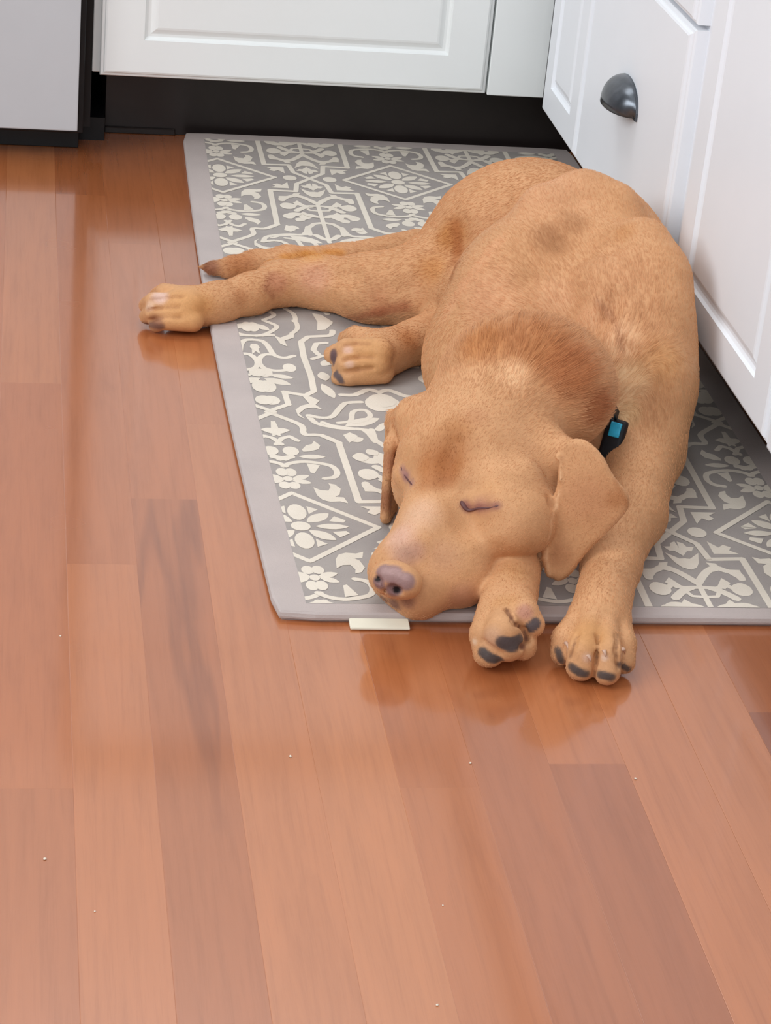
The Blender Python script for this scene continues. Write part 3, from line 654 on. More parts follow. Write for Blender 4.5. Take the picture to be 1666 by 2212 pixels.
['c',-0.002,(0.2884,1.5363,0.0476),(0.2974,1.5688,0.0181),0.0012,0.0012],
['c',-0.014,(0.3449,1.6221,0.1019),(0.3471,1.6320,0.1116),0.0040,0.0040],
['c',-0.014,(0.3471,1.6320,0.1116),(0.3528,1.6420,0.1236),0.0040,0.0040],
['c',-0.002,(0.4340,1.4894,0.0362),(0.4295,1.4779,0.0316),0.0020,0.0020],
['c',-0.002,(0.4295,1.4779,0.0316),(0.4276,1.4773,0.0225),0.0020,0.0020],
['c',-0.002,(0.4493,1.4859,0.0367),(0.4467,1.4722,0.0248),0.0022,0.0022],
['c',-0.002,(0.4467,1.4722,0.0248),(0.4466,1.4699,0.0084),0.0022,0.0022],
['c',-0.002,(0.4648,1.4876,0.0367),(0.4610,1.4712,0.0317),0.0020,0.0020],
['c',-0.002,(0.4610,1.4712,0.0317),(0.4624,1.4672,0.0197),0.0020,0.0020],
['c',-0.002,(0.3800,1.5060,0.0467),(0.3826,1.4896,0.0449),0.0028,0.0028],
['c',-0.002,(0.3826,1.4896,0.0449),(0.3940,1.4998,0.0323),0.0028,0.0028],
['c',-0.002,(0.3940,1.4998,0.0323),(0.3963,1.4966,0.0267),0.0028,0.0028],
['c',-0.002,(0.3963,1.4966,0.0267),(0.3891,1.4824,0.0266),0.0028,0.0028],
['c',-0.003,(0.3612,1.4913,0.0274),(0.3663,1.4840,0.0255),0.0014,0.0014],
['c',-0.003,(0.3663,1.4840,0.0255),(0.3745,1.4813,0.0222),0.0014,0.0014],
['c',-0.003,(0.1688,2.1614,0.0397),(0.1551,2.1654,0.0371),0.0020,0.0020],
['c',-0.003,(0.1551,2.1654,0.0371),(0.1389,2.1666,0.0346),0.0020,0.0020],
['c',-0.003,(0.1641,2.1540,0.0314),(0.1482,2.1591,0.0283),0.0020,0.0020],
['c',-0.003,(0.1482,2.1591,0.0283),(0.1335,2.1615,0.0233),0.0020,0.0020],
['c',-0.003,(0.1666,2.1498,0.0221),(0.1481,2.1513,0.0209),0.0018,0.0018],
['c',-0.003,(0.1481,2.1513,0.0209),(0.1371,2.1588,0.0139),0.0018,0.0018],
['c',-0.003,(0.3413,2.0211,0.0521),(0.3285,2.0264,0.0499),0.0020,0.0020],
['c',-0.003,(0.3285,2.0264,0.0499),(0.3174,2.0264,0.0476),0.0020,0.0020],
['c',-0.003,(0.3439,2.0139,0.0416),(0.3304,2.0166,0.0400),0.0022,0.0022],
['c',-0.003,(0.3304,2.0166,0.0400),(0.3155,2.0156,0.0371),0.0022,0.0022],
['c',-0.003,(0.3445,2.0115,0.0314),(0.3306,2.0115,0.0291),0.0020,0.0020],
['c',-0.003,(0.3306,2.0115,0.0291),(0.3186,2.0114,0.0263),0.0020,0.0020]]
COAT = (205, 153, 109)
PAINT = [  # coat, nose and pad colours, plus some shade and highlights painted in
(0.4936,2.0141,0.2222,0.0742,0.9,(212, 158, 118),0.6),  # top of the back lightened, its highlight painted into the coat
(0.5338,1.8746,0.1842,0.0625,0.9,(208, 155, 112),0.6),
(0.4273,1.9202,0.1447,0.0467,0.9,(216, 162, 122),0.6),
(0.4363,2.1535,0.1183,0.0281,0.8,(178, 112, 48),0.75),
(0.4171,2.1349,0.0897,0.0281,0.9,(188, 122, 58),0.6),
(0.4116,1.9956,0.1472,0.0131,0.9,(165, 92, 38),0.6),
(0.4891,1.9510,0.1897,0.0257,0.8,(176, 124, 84),0.7),  # hollow beside the shoulder, its shade painted into the coat
(0.5135,1.9695,0.2021,0.0194,0.8,(178, 126, 86),0.6),
(0.5513,1.9273,0.2098,0.0170,0.8,(190, 130, 78),0.5),
(0.4585,1.9170,0.1697,0.0211,0.9,(182, 130, 88),0.4),
(0.4293,1.7313,0.1777,0.0465,0.7,(184, 118, 68),0.75),
(0.3892,1.7463,0.1702,0.0312,0.7,(188, 122, 68),0.75),
(0.4635,1.7139,0.1610,0.0387,0.7,(182, 112, 66),0.8),
(0.4879,1.7139,0.1276,0.0235,0.6,(168, 92, 48),0.7),
(0.4116,1.7093,0.1572,0.0212,0.8,(228, 182, 138),0.9),
(0.5334,1.8290,0.1402,0.0268,0.7,(228, 184, 142),0.85),
(0.5402,1.8065,0.1143,0.0246,0.7,(226, 188, 144),0.9),
(0.5364,1.7864,0.0918,0.0184,0.7,(216, 178, 132),0.8),
(0.4856,1.8939,0.1571,0.0294,0.8,(222, 172, 130),0.6),
(0.5099,1.8615,0.1484,0.0187,0.8,(222, 172, 130),0.7),
(0.4457,1.9040,0.1472,0.0211,0.8,(220, 168, 124),0.6),
(0.5679,1.8089,0.1319,0.0328,0.9,(206, 152, 96),0.5),
(0.3475,1.6415,0.1071,0.0375,0.9,(164, 98, 48),0.85),
(0.3555,1.6515,0.1317,0.0244,0.9,(172, 112, 64),0.7),
(0.3325,1.6280,0.0946,0.0168,0.9,(168, 104, 58),0.6),
(0.3475,1.6290,0.0986,0.0168,0.9,(150, 86, 44),0.5),
(0.3321,1.6423,0.1022,0.0150,0.9,(178, 112, 62),0.5),
(0.3737,1.6621,0.1396,0.0170,0.9,(182, 122, 84),0.4),
(0.3213,1.5966,0.0831,0.0258,0.9,(216, 172, 140),0.85),
(0.3043,1.5820,0.0696,0.0220,0.9,(212, 168, 146),0.85),
(0.3170,1.5689,0.0643,0.0128,0.9,(176, 132, 122),0.5),
(0.3397,1.5691,0.0604,0.0220,0.9,(198, 148, 112),0.7),
(0.3563,1.5590,0.0285,0.0184,0.8,(186, 132, 104),0.6),
(0.3778,1.5988,0.1037,0.0148,0.8,(214, 160, 112),0.7),
(0.3738,1.5922,0.0946,0.0147,0.9,(172, 116, 88),0.5),  # eye-rim colour, with shade under the brow painted in
(0.3693,1.5965,0.0915,0.0111,0.9,(184, 130, 106),0.6),
(0.3608,1.6038,0.0876,0.0082,0.9,(150, 98, 88),0.75),
(0.3712,1.5963,0.0908,0.0059,0.9,(150, 96, 84),0.5),
(0.3800,1.5863,0.0968,0.0051,0.9,(150, 98, 86),0.45),
(0.3213,1.6568,0.0865,0.0091,0.9,(176, 132, 120),0.6),
(0.2876,1.5411,0.0597,0.0090,0.35,(152, 120, 116),1),
(0.2946,1.5384,0.0596,0.0097,0.35,(154, 122, 118),1),
(0.3044,1.5338,0.0558,0.0090,0.35,(150, 118, 114),1),
(0.2964,1.5390,0.0479,0.0097,0.4,(134, 102, 100),1),
(0.2849,1.5415,0.0505,0.0072,0.4,(136, 104, 102),1),
(0.2839,1.5439,0.0521,0.0032,0.4,(30, 18, 20),1),
(0.2981,1.5390,0.0458,0.0047,0.4,(28, 16, 18),1),
(0.3015,1.5615,0.0197,0.0096,0.7,(112, 80, 76),0.8),
(0.3109,1.5538,0.0266,0.0095,0.7,(132, 92, 84),0.6),
(0.2940,1.5715,0.0187,0.0074,0.7,(110, 84, 82),0.7),
(0.4563,1.5915,0.1007,0.0334,0.8,(190, 132, 94),0.5),
(0.4776,1.5863,0.1037,0.0130,0.8,(176, 116, 72),0.6),
(0.4405,1.5941,0.0487,0.0169,0.8,(178, 122, 84),0.5),
(0.3138,1.7142,0.0715,0.0156,0.8,(168, 112, 80),0.8),
(0.3174,1.7214,0.0330,0.0178,0.8,(140, 84, 54),0.8),
(0.4638,1.5464,0.0536,0.0257,0.9,(206, 154, 110),0.6),
(0.3957,1.5628,0.0521,0.0221,0.9,(200, 144, 96),0.7),
(0.4432,1.4865,0.0371,0.0250,0.8,(204, 148, 94),0.8),
(0.4263,1.4862,0.0247,0.0039,0.8,(218, 182, 166),0.7),
(0.4388,1.4714,0.0252,0.0057,0.8,(218, 182, 162),0.6),
(0.4517,1.4682,0.0272,0.0043,0.8,(222, 190, 168),0.8),
(0.4683,1.4741,0.0260,0.0043,0.8,(218, 186, 168),0.8),
(0.3805,1.5186,0.0471,0.0180,0.9,(200, 146, 96),0.7),
(0.3939,1.5025,0.0472,0.0100,0.7,(190, 136, 114),0.9),
(0.3653,1.4838,0.0338,0.0142,0.8,(206, 164, 134),0.7),
(0.3914,1.4894,0.0247,0.0057,0.7,(124, 78, 60),0.9),
(0.3563,1.4966,0.0243,0.0043,0.7,(226, 200, 172),0.8),
(0.1713,2.1540,0.0286,0.0468,0.95,(212, 156, 98),0.7),
(0.1459,2.1688,0.0369,0.0122,0.7,(226, 190, 176),0.9),
(0.1353,2.1638,0.0285,0.0084,0.7,(216, 178, 152),0.8),
(0.1414,2.1515,0.0135,0.0122,0.6,(140, 92, 72),0.8),
(0.1901,2.1588,0.0324,0.0188,0.9,(196, 136, 78),0.5),
(0.3414,2.0164,0.0438,0.0403,0.95,(208, 154, 100),0.7),
(0.3205,2.0240,0.0439,0.0072,0.8,(222, 182, 166),0.7),
(0.3210,2.0113,0.0352,0.0072,0.8,(222, 184, 164),0.7),
(0.3826,2.0515,0.0475,0.0228,0.9,(180, 112, 62),0.7),
(0.2687,2.1990,0.0446,0.0191,0.8,(186, 124, 94),0.7),
(0.3073,2.2027,0.0497,0.0288,0.9,(208, 152, 122),0.7),
(0.3687,2.1516,0.0464,0.0236,0.9,(182, 118, 80),0.5),
(0.2290,2.1765,0.0368,0.0142,0.9,(180, 116, 74),0.5),
(0.2385,2.2866,0.0281,0.0297,0.8,(176, 112, 66),0.8),
(0.2049,2.2963,0.0216,0.0198,0.7,(138, 86, 62),0.9),
(0.3094,2.2311,0.0646,0.0242,0.9,(206, 146, 80),0.8),
(0.4213,1.4950,0.0179,0.0043,0.5,(84, 72, 68),0.8),
(0.4216,1.4927,0.0171,0.0043,0.5,(84, 72, 68),0.8),
(0.4222,1.4914,0.0157,0.0043,0.5,(84, 72, 68),0.8),
(0.4231,1.4915,0.0135,0.0043,0.5,(84, 72, 68),0.8),
(0.4240,1.4913,0.0115,0.0043,0.5,(84, 72, 68),0.8),
(0.4250,1.4913,0.0093,0.0043,0.5,(84, 72, 68),0.8),
(0.4282,1.4739,0.0154,0.0046,0.5,(84, 72, 68),0.85),
(0.4291,1.4715,0.0156,0.0046,0.5,(84, 72, 68),0.85),
(0.4307,1.4715,0.0144,0.0046,0.5,(84, 72, 68),0.85),
(0.4316,1.4688,0.0148,0.0046,0.5,(84, 72, 68),0.85),
(0.4332,1.4688,0.0135,0.0046,0.5,(84, 72, 68),0.85),
(0.4332,1.4688,0.0135,0.0046,0.5,(84, 72, 68),0.85),
(0.4352,1.4688,0.0132,0.0046,0.5,(84, 72, 68),0.85),
(0.4372,1.4690,0.0126,0.0046,0.5,(84, 72, 68),0.85),
(0.4392,1.4689,0.0123,0.0046,0.5,(84, 72, 68),0.85),
(0.4488,1.4636,0.0143,0.0046,0.5,(84, 72, 68),0.85),
(0.4503,1.4622,0.0147,0.0046,0.5,(84, 72, 68),0.85),
(0.4520,1.4615,0.0148,0.0046,0.5,(84, 72, 68),0.85),
(0.4539,1.4614,0.0144,0.0046,0.5,(84, 72, 68),0.85),
(0.4559,1.4613,0.0141,0.0046,0.5,(84, 72, 68),0.85),
(0.4579,1.4615,0.0135,0.0046,0.5,(84, 72, 68),0.85),
(0.4653,1.4690,0.0203,0.0036,0.5,(84, 72, 68),0.85),
(0.4702,1.4788,0.0136,0.0036,0.5,(84, 72, 68),0.85),
(0.4720,1.4789,0.0126,0.0036,0.5,(84, 72, 68),0.85),
(0.4739,1.4790,0.0116,0.0036,0.5,(84, 72, 68),0.85),
(0.4757,1.4791,0.0106,0.0036,0.5,(84, 72, 68),0.85),
(0.3733,1.4790,0.0326,0.0074,0.35,(84, 74, 74),0.9),
(0.3756,1.4788,0.0321,0.0074,0.35,(84, 74, 74),0.9),
(0.3780,1.4790,0.0315,0.0074,0.35,(84, 74, 74),0.9),
(0.3803,1.4788,0.0311,0.0074,0.35,(84, 74, 74),0.9),
(0.3803,1.4788,0.0311,0.0074,0.35,(84, 74, 74),0.9),
(0.3829,1.4813,0.0308,0.0075,0.35,(84, 74, 74),0.9),
(0.3848,1.4815,0.0318,0.0075,0.35,(84, 74, 74),0.9),
(0.3874,1.4840,0.0314,0.0075,0.35,(84, 74, 74),0.9),
(0.3605,1.4885,0.0196,0.0050,0.4,(84, 74, 72),0.9),
(0.3616,1.4863,0.0194,0.0050,0.4,(84, 74, 72),0.9),
(0.3632,1.4863,0.0180,0.0050,0.4,(84, 74, 72),0.9),
(0.3642,1.4838,0.0180,0.0050,0.4,(84, 74, 72),0.9),
(0.3659,1.4841,0.0164,0.0050,0.4,(84, 74, 72),0.9),
(0.3659,1.4841,0.0164,0.0050,0.4,(84, 74, 72),0.9),
(0.3677,1.4840,0.0161,0.0050,0.4,(84, 74, 72),0.9),
(0.3696,1.4839,0.0157,0.0050,0.4,(84, 74, 72),0.9),
(0.3714,1.4839,0.0153,0.0050,0.4,(84, 74, 72),0.9),
(0.3732,1.4838,0.0150,0.0050,0.4,(84, 74, 72),0.9),
(0.3967,1.4964,0.0351,0.0057,0.4,(86, 74, 74),0.9),
(0.3980,1.4964,0.0365,0.0057,0.4,(86, 74, 74),0.9),
(0.3997,1.4978,0.0372,0.0057,0.4,(86, 74, 74),0.9),
(0.4012,1.4988,0.0380,0.0057,0.4,(86, 74, 74),0.9),
(0.4025,1.4989,0.0395,0.0057,0.4,(86, 74, 74),0.9),
(0.3083,2.0314,0.0379,0.0054,0.5,(104, 80, 82),0.9),
(0.3085,2.0315,0.0355,0.0054,0.5,(104, 80, 82),0.9),
(0.3087,2.0315,0.0330,0.0054,0.5,(104, 80, 82),0.9),
(0.3088,2.0309,0.0308,0.0054,0.5,(104, 80, 82),0.9),
(0.3088,2.0295,0.0290,0.0054,0.5,(104, 80, 82),0.9),
(0.3090,2.0190,0.0218,0.0049,0.5,(100, 84, 84),0.9),
(0.3108,2.0191,0.0198,0.0049,0.5,(100, 84, 84),0.9),
(0.3119,2.0152,0.0196,0.0049,0.5,(100, 84, 84),0.9),
(0.3134,2.0138,0.0183,0.0049,0.5,(100, 84, 84),0.9),
(0.3152,2.0138,0.0164,0.0049,0.5,(100, 84, 84),0.9),
(0.1319,2.1713,0.0051,0.0047,0.6,(120, 86, 74),0.7),
(0.1343,2.1689,0.0058,0.0047,0.6,(120, 86, 74),0.7),
(0.1363,2.1586,0.0096,0.0047,0.6,(120, 86, 74),0.7),
(0.1387,2.1566,0.0100,0.0047,0.6,(120, 86, 74),0.7),
(0.1411,2.1538,0.0108,0.0047,0.6,(120, 86, 74),0.7),
(0.1435,2.1514,0.0115,0.0047,0.6,(120, 86, 74),0.7),
(0.1460,2.1513,0.0112,0.0047,0.6,(120, 86, 74),0.7),
(0.1484,2.1489,0.0118,0.0047,0.6,(120, 86, 74),0.7),
(0.1690,2.1640,0.0386,0.0028,0.8,(158, 104, 70),0.22),  # hind toe grooves, shade between the toes painted as dark lines
(0.1670,2.1639,0.0385,0.0028,0.8,(158, 104, 70),0.22),
(0.1650,2.1638,0.0384,0.0028,0.8,(158, 104, 70),0.22),
(0.1632,2.1663,0.0373,0.0028,0.8,(158, 104, 70),0.22),
(0.1612,2.1661,0.0372,0.0028,0.8,(158, 104, 70),0.22),
(0.1592,2.1660,0.0371,0.0028,0.8,(158, 104, 70),0.22),
(0.1572,2.1663,0.0369,0.0028,0.8,(158, 104, 70),0.22),
(0.1554,2.1691,0.0356,0.0028,0.8,(158, 104, 70),0.22),
(0.1554,2.1691,0.0356,0.0028,0.8,(158, 104, 70),0.22),
(0.1534,2.1689,0.0355,0.0028,0.8,(158, 104, 70),0.22),
(0.1515,2.1688,0.0353,0.0028,0.8,(158, 104, 70),0.22),
(0.1496,2.1690,0.0350,0.0028,0.8,(158, 104, 70),0.22),
(0.1477,2.1688,0.0348,0.0028,0.8,(158, 104, 70),0.22),
(0.1458,2.1686,0.0347,0.0028,0.8,(158, 104, 70),0.22),
(0.1438,2.1680,0.0347,0.0028,0.8,(158, 104, 70),0.22),
(0.1420,2.1690,0.0341,0.0028,0.8,(158, 104, 70),0.22),
(0.1400,2.1688,0.0339,0.0028,0.8,(158, 104, 70),0.22),
(0.1381,2.1690,0.0336,0.0028,0.8,(158, 104, 70),0.22),
(0.1643,2.1563,0.0305,0.0028,0.8,(158, 104, 70),0.22),
(0.1623,2.1565,0.0303,0.0028,0.8,(158, 104, 70),0.22),
(0.1603,2.1575,0.0297,0.0028,0.8,(158, 104, 70),0.22),
(0.1584,2.1589,0.0290,0.0028,0.8,(158, 104, 70),0.22),
(0.1563,2.1588,0.0290,0.0028,0.8,(158, 104, 70),0.22),
(0.1543,2.1590,0.0287,0.0028,0.8,(158, 104, 70),0.22),
(0.1522,2.1589,0.0286,0.0028,0.8,(158, 104, 70),0.22),
(0.1504,2.1614,0.0275,0.0028,0.8,(158, 104, 70),0.22),
(0.1483,2.1613,0.0274,0.0028,0.8,(158, 104, 70),0.22),
(0.1483,2.1613,0.0274,0.0028,0.8,(158, 104, 70),0.22),
(0.1465,2.1614,0.0269,0.0028,0.8,(158, 104, 70),0.22),
(0.1446,2.1614,0.0264,0.0028,0.8,(158, 104, 70),0.22),
(0.1428,2.1615,0.0258,0.0028,0.8,(158, 104, 70),0.22),
(0.1406,2.1567,0.0272,0.0028,0.8,(158, 104, 70),0.22),
(0.1388,2.1564,0.0269,0.0028,0.8,(158, 104, 70),0.22),
(0.1374,2.1640,0.0233,0.0028,0.8,(158, 104, 70),0.22),
(0.1355,2.1641,0.0228,0.0028,0.8,(158, 104, 70),0.22),
(0.1337,2.1638,0.0224,0.0028,0.8,(158, 104, 70),0.22),
(0.1668,2.1513,0.0215,0.0028,0.8,(158, 104, 70),0.22),
(0.1649,2.1515,0.0213,0.0028,0.8,(158, 104, 70),0.22),
(0.1630,2.1514,0.0213,0.0028,0.8,(158, 104, 70),0.22),
(0.1612,2.1513,0.0213,0.0028,0.8,(158, 104, 70),0.22),
(0.1593,2.1516,0.0211,0.0028,0.8,(158, 104, 70),0.22),
(0.1576,2.1541,0.0201,0.0028,0.8,(158, 104, 70),0.22),
(0.1558,2.1540,0.0201,0.0028,0.8,(158, 104, 70),0.22),
(0.1539,2.1538,0.0200,0.0028,0.8,(158, 104, 70),0.22),
(0.1520,2.1541,0.0199,0.0028,0.8,(158, 104, 70),0.22),
(0.1502,2.1540,0.0199,0.0028,0.8,(158, 104, 70),0.22),
(0.1483,2.1539,0.0198,0.0028,0.8,(158, 104, 70),0.22),
(0.1483,2.1539,0.0198,0.0028,0.8,(158, 104, 70),0.22),
(0.1464,2.1539,0.0192,0.0028,0.8,(158, 104, 70),0.22),
(0.1446,2.1565,0.0175,0.0028,0.8,(158, 104, 70),0.22),
(0.1427,2.1565,0.0168,0.0028,0.8,(158, 104, 70),0.22),
(0.1409,2.1588,0.0152,0.0028,0.8,(158, 104, 70),0.22),
(0.1390,2.1588,0.0146,0.0028,0.8,(158, 104, 70),0.22),
(0.1373,2.1615,0.0129,0.0028,0.8,(158, 104, 70),0.22),
(0.3418,2.0240,0.0509,0.0031,0.8,(158, 104, 70),0.22),  # lower hind paw, groove shade painted the same way
(0.3398,2.0239,0.0509,0.0031,0.8,(158, 104, 70),0.22),
(0.3378,2.0238,0.0509,0.0031,0.8,(158, 104, 70),0.22),
(0.3363,2.0263,0.0499,0.0031,0.8,(158, 104, 70),0.22),
(0.3343,2.0263,0.0499,0.0031,0.8,(158, 104, 70),0.22),
(0.3324,2.0266,0.0498,0.0031,0.8,(158, 104, 70),0.22),
(0.3309,2.0291,0.0488,0.0031,0.8,(158, 104, 70),0.22),
(0.3289,2.0290,0.0489,0.0031,0.8,(158, 104, 70),0.22),
(0.3289,2.0290,0.0489,0.0031,0.8,(158, 104, 70),0.22),
(0.3271,2.0291,0.0484,0.0031,0.8,(158, 104, 70),0.22),
(0.3252,2.0289,0.0481,0.0031,0.8,(158, 104, 70),0.22),
(0.3234,2.0290,0.0477,0.0031,0.8,(158, 104, 70),0.22),
(0.3215,2.0291,0.0473,0.0031,0.8,(158, 104, 70),0.22),
(0.3196,2.0285,0.0471,0.0031,0.8,(158, 104, 70),0.22),
(0.3178,2.0290,0.0466,0.0031,0.8,(158, 104, 70),0.22),
(0.3444,2.0165,0.0405,0.0031,0.8,(158, 104, 70),0.22),
(0.3424,2.0164,0.0405,0.0031,0.8,(158, 104, 70),0.22),
(0.3403,2.0163,0.0404,0.0031,0.8,(158, 104, 70),0.22),
(0.3386,2.0180,0.0397,0.0031,0.8,(158, 104, 70),0.22),
(0.3366,2.0179,0.0396,0.0031,0.8,(158, 104, 70),0.22),
(0.3346,2.0179,0.0396,0.0031,0.8,(158, 104, 70),0.22),
(0.3327,2.0189,0.0391,0.0031,0.8,(158, 104, 70),0.22),
(0.3307,2.0188,0.0391,0.0031,0.8,(158, 104, 70),0.22),
(0.3307,2.0188,0.0391,0.0031,0.8,(158, 104, 70),0.22),
(0.3289,2.0189,0.0386,0.0031,0.8,(158, 104, 70),0.22),
(0.3271,2.0190,0.0382,0.0031,0.8,(158, 104, 70),0.22),
(0.3253,2.0191,0.0377,0.0031,0.8,(158, 104, 70),0.22),
(0.3234,2.0188,0.0374,0.0031,0.8,(158, 104, 70),0.22),
(0.3215,2.0185,0.0371,0.0031,0.8,(158, 104, 70),0.22),
(0.3195,2.0175,0.0371,0.0031,0.8,(158, 104, 70),0.22),
(0.3175,2.0166,0.0371,0.0031,0.8,(158, 104, 70),0.22),
(0.3156,2.0163,0.0368,0.0031,0.8,(158, 104, 70),0.22),
(0.3449,2.0140,0.0304,0.0031,0.8,(158, 104, 70),0.22),
(0.3429,2.0138,0.0301,0.0031,0.8,(158, 104, 70),0.22),
(0.3409,2.0140,0.0297,0.0031,0.8,(158, 104, 70),0.22),
(0.3389,2.0134,0.0296,0.0031,0.8,(158, 104, 70),0.22),
(0.3370,2.0139,0.0291,0.0031,0.8,(158, 104, 70),0.22),
(0.3350,2.0141,0.0286,0.0031,0.8,(158, 104, 70),0.22),
(0.3330,2.0139,0.0284,0.0031,0.8,(158, 104, 70),0.22),
(0.3310,2.0140,0.0280,0.0031,0.8,(158, 104, 70),0.22),
(0.3310,2.0140,0.0280,0.0031,0.8,(158, 104, 70),0.22),
(0.3290,2.0138,0.0276,0.0031,0.8,(158, 104, 70),0.22),
(0.3270,2.0139,0.0271,0.0031,0.8,(158, 104, 70),0.22),
(0.3250,2.0140,0.0266,0.0031,0.8,(158, 104, 70),0.22),
(0.3230,2.0141,0.0261,0.0031,0.8,(158, 104, 70),0.22),
(0.3210,2.0138,0.0257,0.0031,0.8,(158, 104, 70),0.22),
(0.3190,2.0139,0.0252,0.0031,0.8,(158, 104, 70),0.22),
(0.4338,1.4854,0.0368,0.0021,0.8,(110, 66, 44),0.5),  # right forepaw, painted shade deepening the toe gaps
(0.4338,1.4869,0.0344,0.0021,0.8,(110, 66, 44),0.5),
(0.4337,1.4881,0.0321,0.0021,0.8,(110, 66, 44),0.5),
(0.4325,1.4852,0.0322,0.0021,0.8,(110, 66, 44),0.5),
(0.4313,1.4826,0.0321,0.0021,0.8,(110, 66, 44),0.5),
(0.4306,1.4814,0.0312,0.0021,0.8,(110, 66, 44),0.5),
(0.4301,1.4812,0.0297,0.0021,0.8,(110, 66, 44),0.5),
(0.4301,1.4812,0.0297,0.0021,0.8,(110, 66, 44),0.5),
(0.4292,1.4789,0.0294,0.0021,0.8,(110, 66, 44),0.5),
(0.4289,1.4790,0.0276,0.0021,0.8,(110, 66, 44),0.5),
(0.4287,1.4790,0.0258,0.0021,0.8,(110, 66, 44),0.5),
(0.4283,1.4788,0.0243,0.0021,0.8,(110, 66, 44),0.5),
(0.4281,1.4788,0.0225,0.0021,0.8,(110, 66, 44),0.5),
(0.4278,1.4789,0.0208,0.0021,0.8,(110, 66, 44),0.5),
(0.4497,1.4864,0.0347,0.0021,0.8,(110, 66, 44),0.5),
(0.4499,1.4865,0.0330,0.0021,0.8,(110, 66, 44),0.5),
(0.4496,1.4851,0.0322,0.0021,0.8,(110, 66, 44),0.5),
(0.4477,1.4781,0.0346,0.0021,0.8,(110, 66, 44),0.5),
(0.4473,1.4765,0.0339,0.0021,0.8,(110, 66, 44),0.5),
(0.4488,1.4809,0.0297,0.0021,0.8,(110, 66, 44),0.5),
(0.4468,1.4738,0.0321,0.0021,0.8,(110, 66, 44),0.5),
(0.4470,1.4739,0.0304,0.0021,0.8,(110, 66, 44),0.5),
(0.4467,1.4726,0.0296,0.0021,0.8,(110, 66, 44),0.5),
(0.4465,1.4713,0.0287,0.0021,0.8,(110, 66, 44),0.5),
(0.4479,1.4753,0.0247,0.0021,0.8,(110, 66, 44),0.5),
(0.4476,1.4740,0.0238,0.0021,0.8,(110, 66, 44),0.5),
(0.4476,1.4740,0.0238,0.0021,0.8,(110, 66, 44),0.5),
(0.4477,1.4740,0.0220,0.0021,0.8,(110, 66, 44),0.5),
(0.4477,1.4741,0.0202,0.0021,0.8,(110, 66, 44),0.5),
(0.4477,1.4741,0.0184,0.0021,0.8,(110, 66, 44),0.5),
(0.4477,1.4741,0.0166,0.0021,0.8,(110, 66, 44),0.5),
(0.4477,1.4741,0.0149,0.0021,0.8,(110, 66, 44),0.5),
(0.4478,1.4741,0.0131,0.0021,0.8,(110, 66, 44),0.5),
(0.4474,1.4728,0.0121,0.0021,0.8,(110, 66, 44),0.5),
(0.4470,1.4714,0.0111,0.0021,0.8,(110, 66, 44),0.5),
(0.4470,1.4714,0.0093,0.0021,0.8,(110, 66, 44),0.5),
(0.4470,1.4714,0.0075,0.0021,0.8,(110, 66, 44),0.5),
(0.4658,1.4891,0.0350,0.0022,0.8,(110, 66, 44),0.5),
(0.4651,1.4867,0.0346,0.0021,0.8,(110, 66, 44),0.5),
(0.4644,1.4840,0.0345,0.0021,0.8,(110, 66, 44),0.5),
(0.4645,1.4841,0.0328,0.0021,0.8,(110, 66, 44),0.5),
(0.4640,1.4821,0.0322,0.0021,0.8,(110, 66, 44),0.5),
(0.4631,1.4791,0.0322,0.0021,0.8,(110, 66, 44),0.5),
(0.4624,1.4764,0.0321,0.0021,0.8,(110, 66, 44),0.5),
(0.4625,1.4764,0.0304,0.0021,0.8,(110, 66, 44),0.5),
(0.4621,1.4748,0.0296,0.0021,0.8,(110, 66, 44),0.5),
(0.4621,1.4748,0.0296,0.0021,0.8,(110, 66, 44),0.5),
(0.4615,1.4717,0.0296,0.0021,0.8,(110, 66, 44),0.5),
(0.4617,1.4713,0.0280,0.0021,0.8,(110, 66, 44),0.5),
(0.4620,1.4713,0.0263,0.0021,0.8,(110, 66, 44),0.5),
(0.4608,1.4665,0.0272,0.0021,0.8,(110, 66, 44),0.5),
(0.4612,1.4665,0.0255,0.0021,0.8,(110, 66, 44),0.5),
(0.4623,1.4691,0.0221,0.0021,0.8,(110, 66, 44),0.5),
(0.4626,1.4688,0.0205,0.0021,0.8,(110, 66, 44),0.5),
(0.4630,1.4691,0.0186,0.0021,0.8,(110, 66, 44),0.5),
(0.3807,1.5089,0.0451,0.0029,0.7,(96, 50, 36),0.6),  # paw under the chin, toe-gap shade painted dark
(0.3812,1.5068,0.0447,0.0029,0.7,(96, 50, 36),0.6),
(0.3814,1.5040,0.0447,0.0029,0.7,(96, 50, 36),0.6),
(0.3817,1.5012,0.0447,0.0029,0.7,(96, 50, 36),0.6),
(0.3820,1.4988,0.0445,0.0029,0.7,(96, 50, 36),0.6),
(0.3830,1.4988,0.0429,0.0029,0.7,(96, 50, 36),0.6),
(0.3836,1.4974,0.0421,0.0029,0.7,(96, 50, 36),0.6),
(0.3843,1.4963,0.0412,0.0029,0.7,(96, 50, 36),0.6),
(0.3843,1.4963,0.0412,0.0029,0.7,(96, 50, 36),0.6),
(0.3858,1.4963,0.0400,0.0029,0.7,(96, 50, 36),0.6),
(0.3879,1.4988,0.0375,0.0029,0.7,(96, 50, 36),0.6),
(0.3893,1.4988,0.0363,0.0029,0.7,(96, 50, 36),0.6),
(0.3908,1.4988,0.0351,0.0029,0.7,(96, 50, 36),0.6),
(0.3908,1.4931,0.0372,0.0029,0.7,(96, 50, 36),0.6),
(0.3951,1.5040,0.0299,0.0029,0.7,(96, 50, 36),0.6),
(0.3951,1.5040,0.0299,0.0029,0.7,(96, 50, 36),0.6),
(0.3953,1.5015,0.0294,0.0029,0.7,(96, 50, 36),0.6),
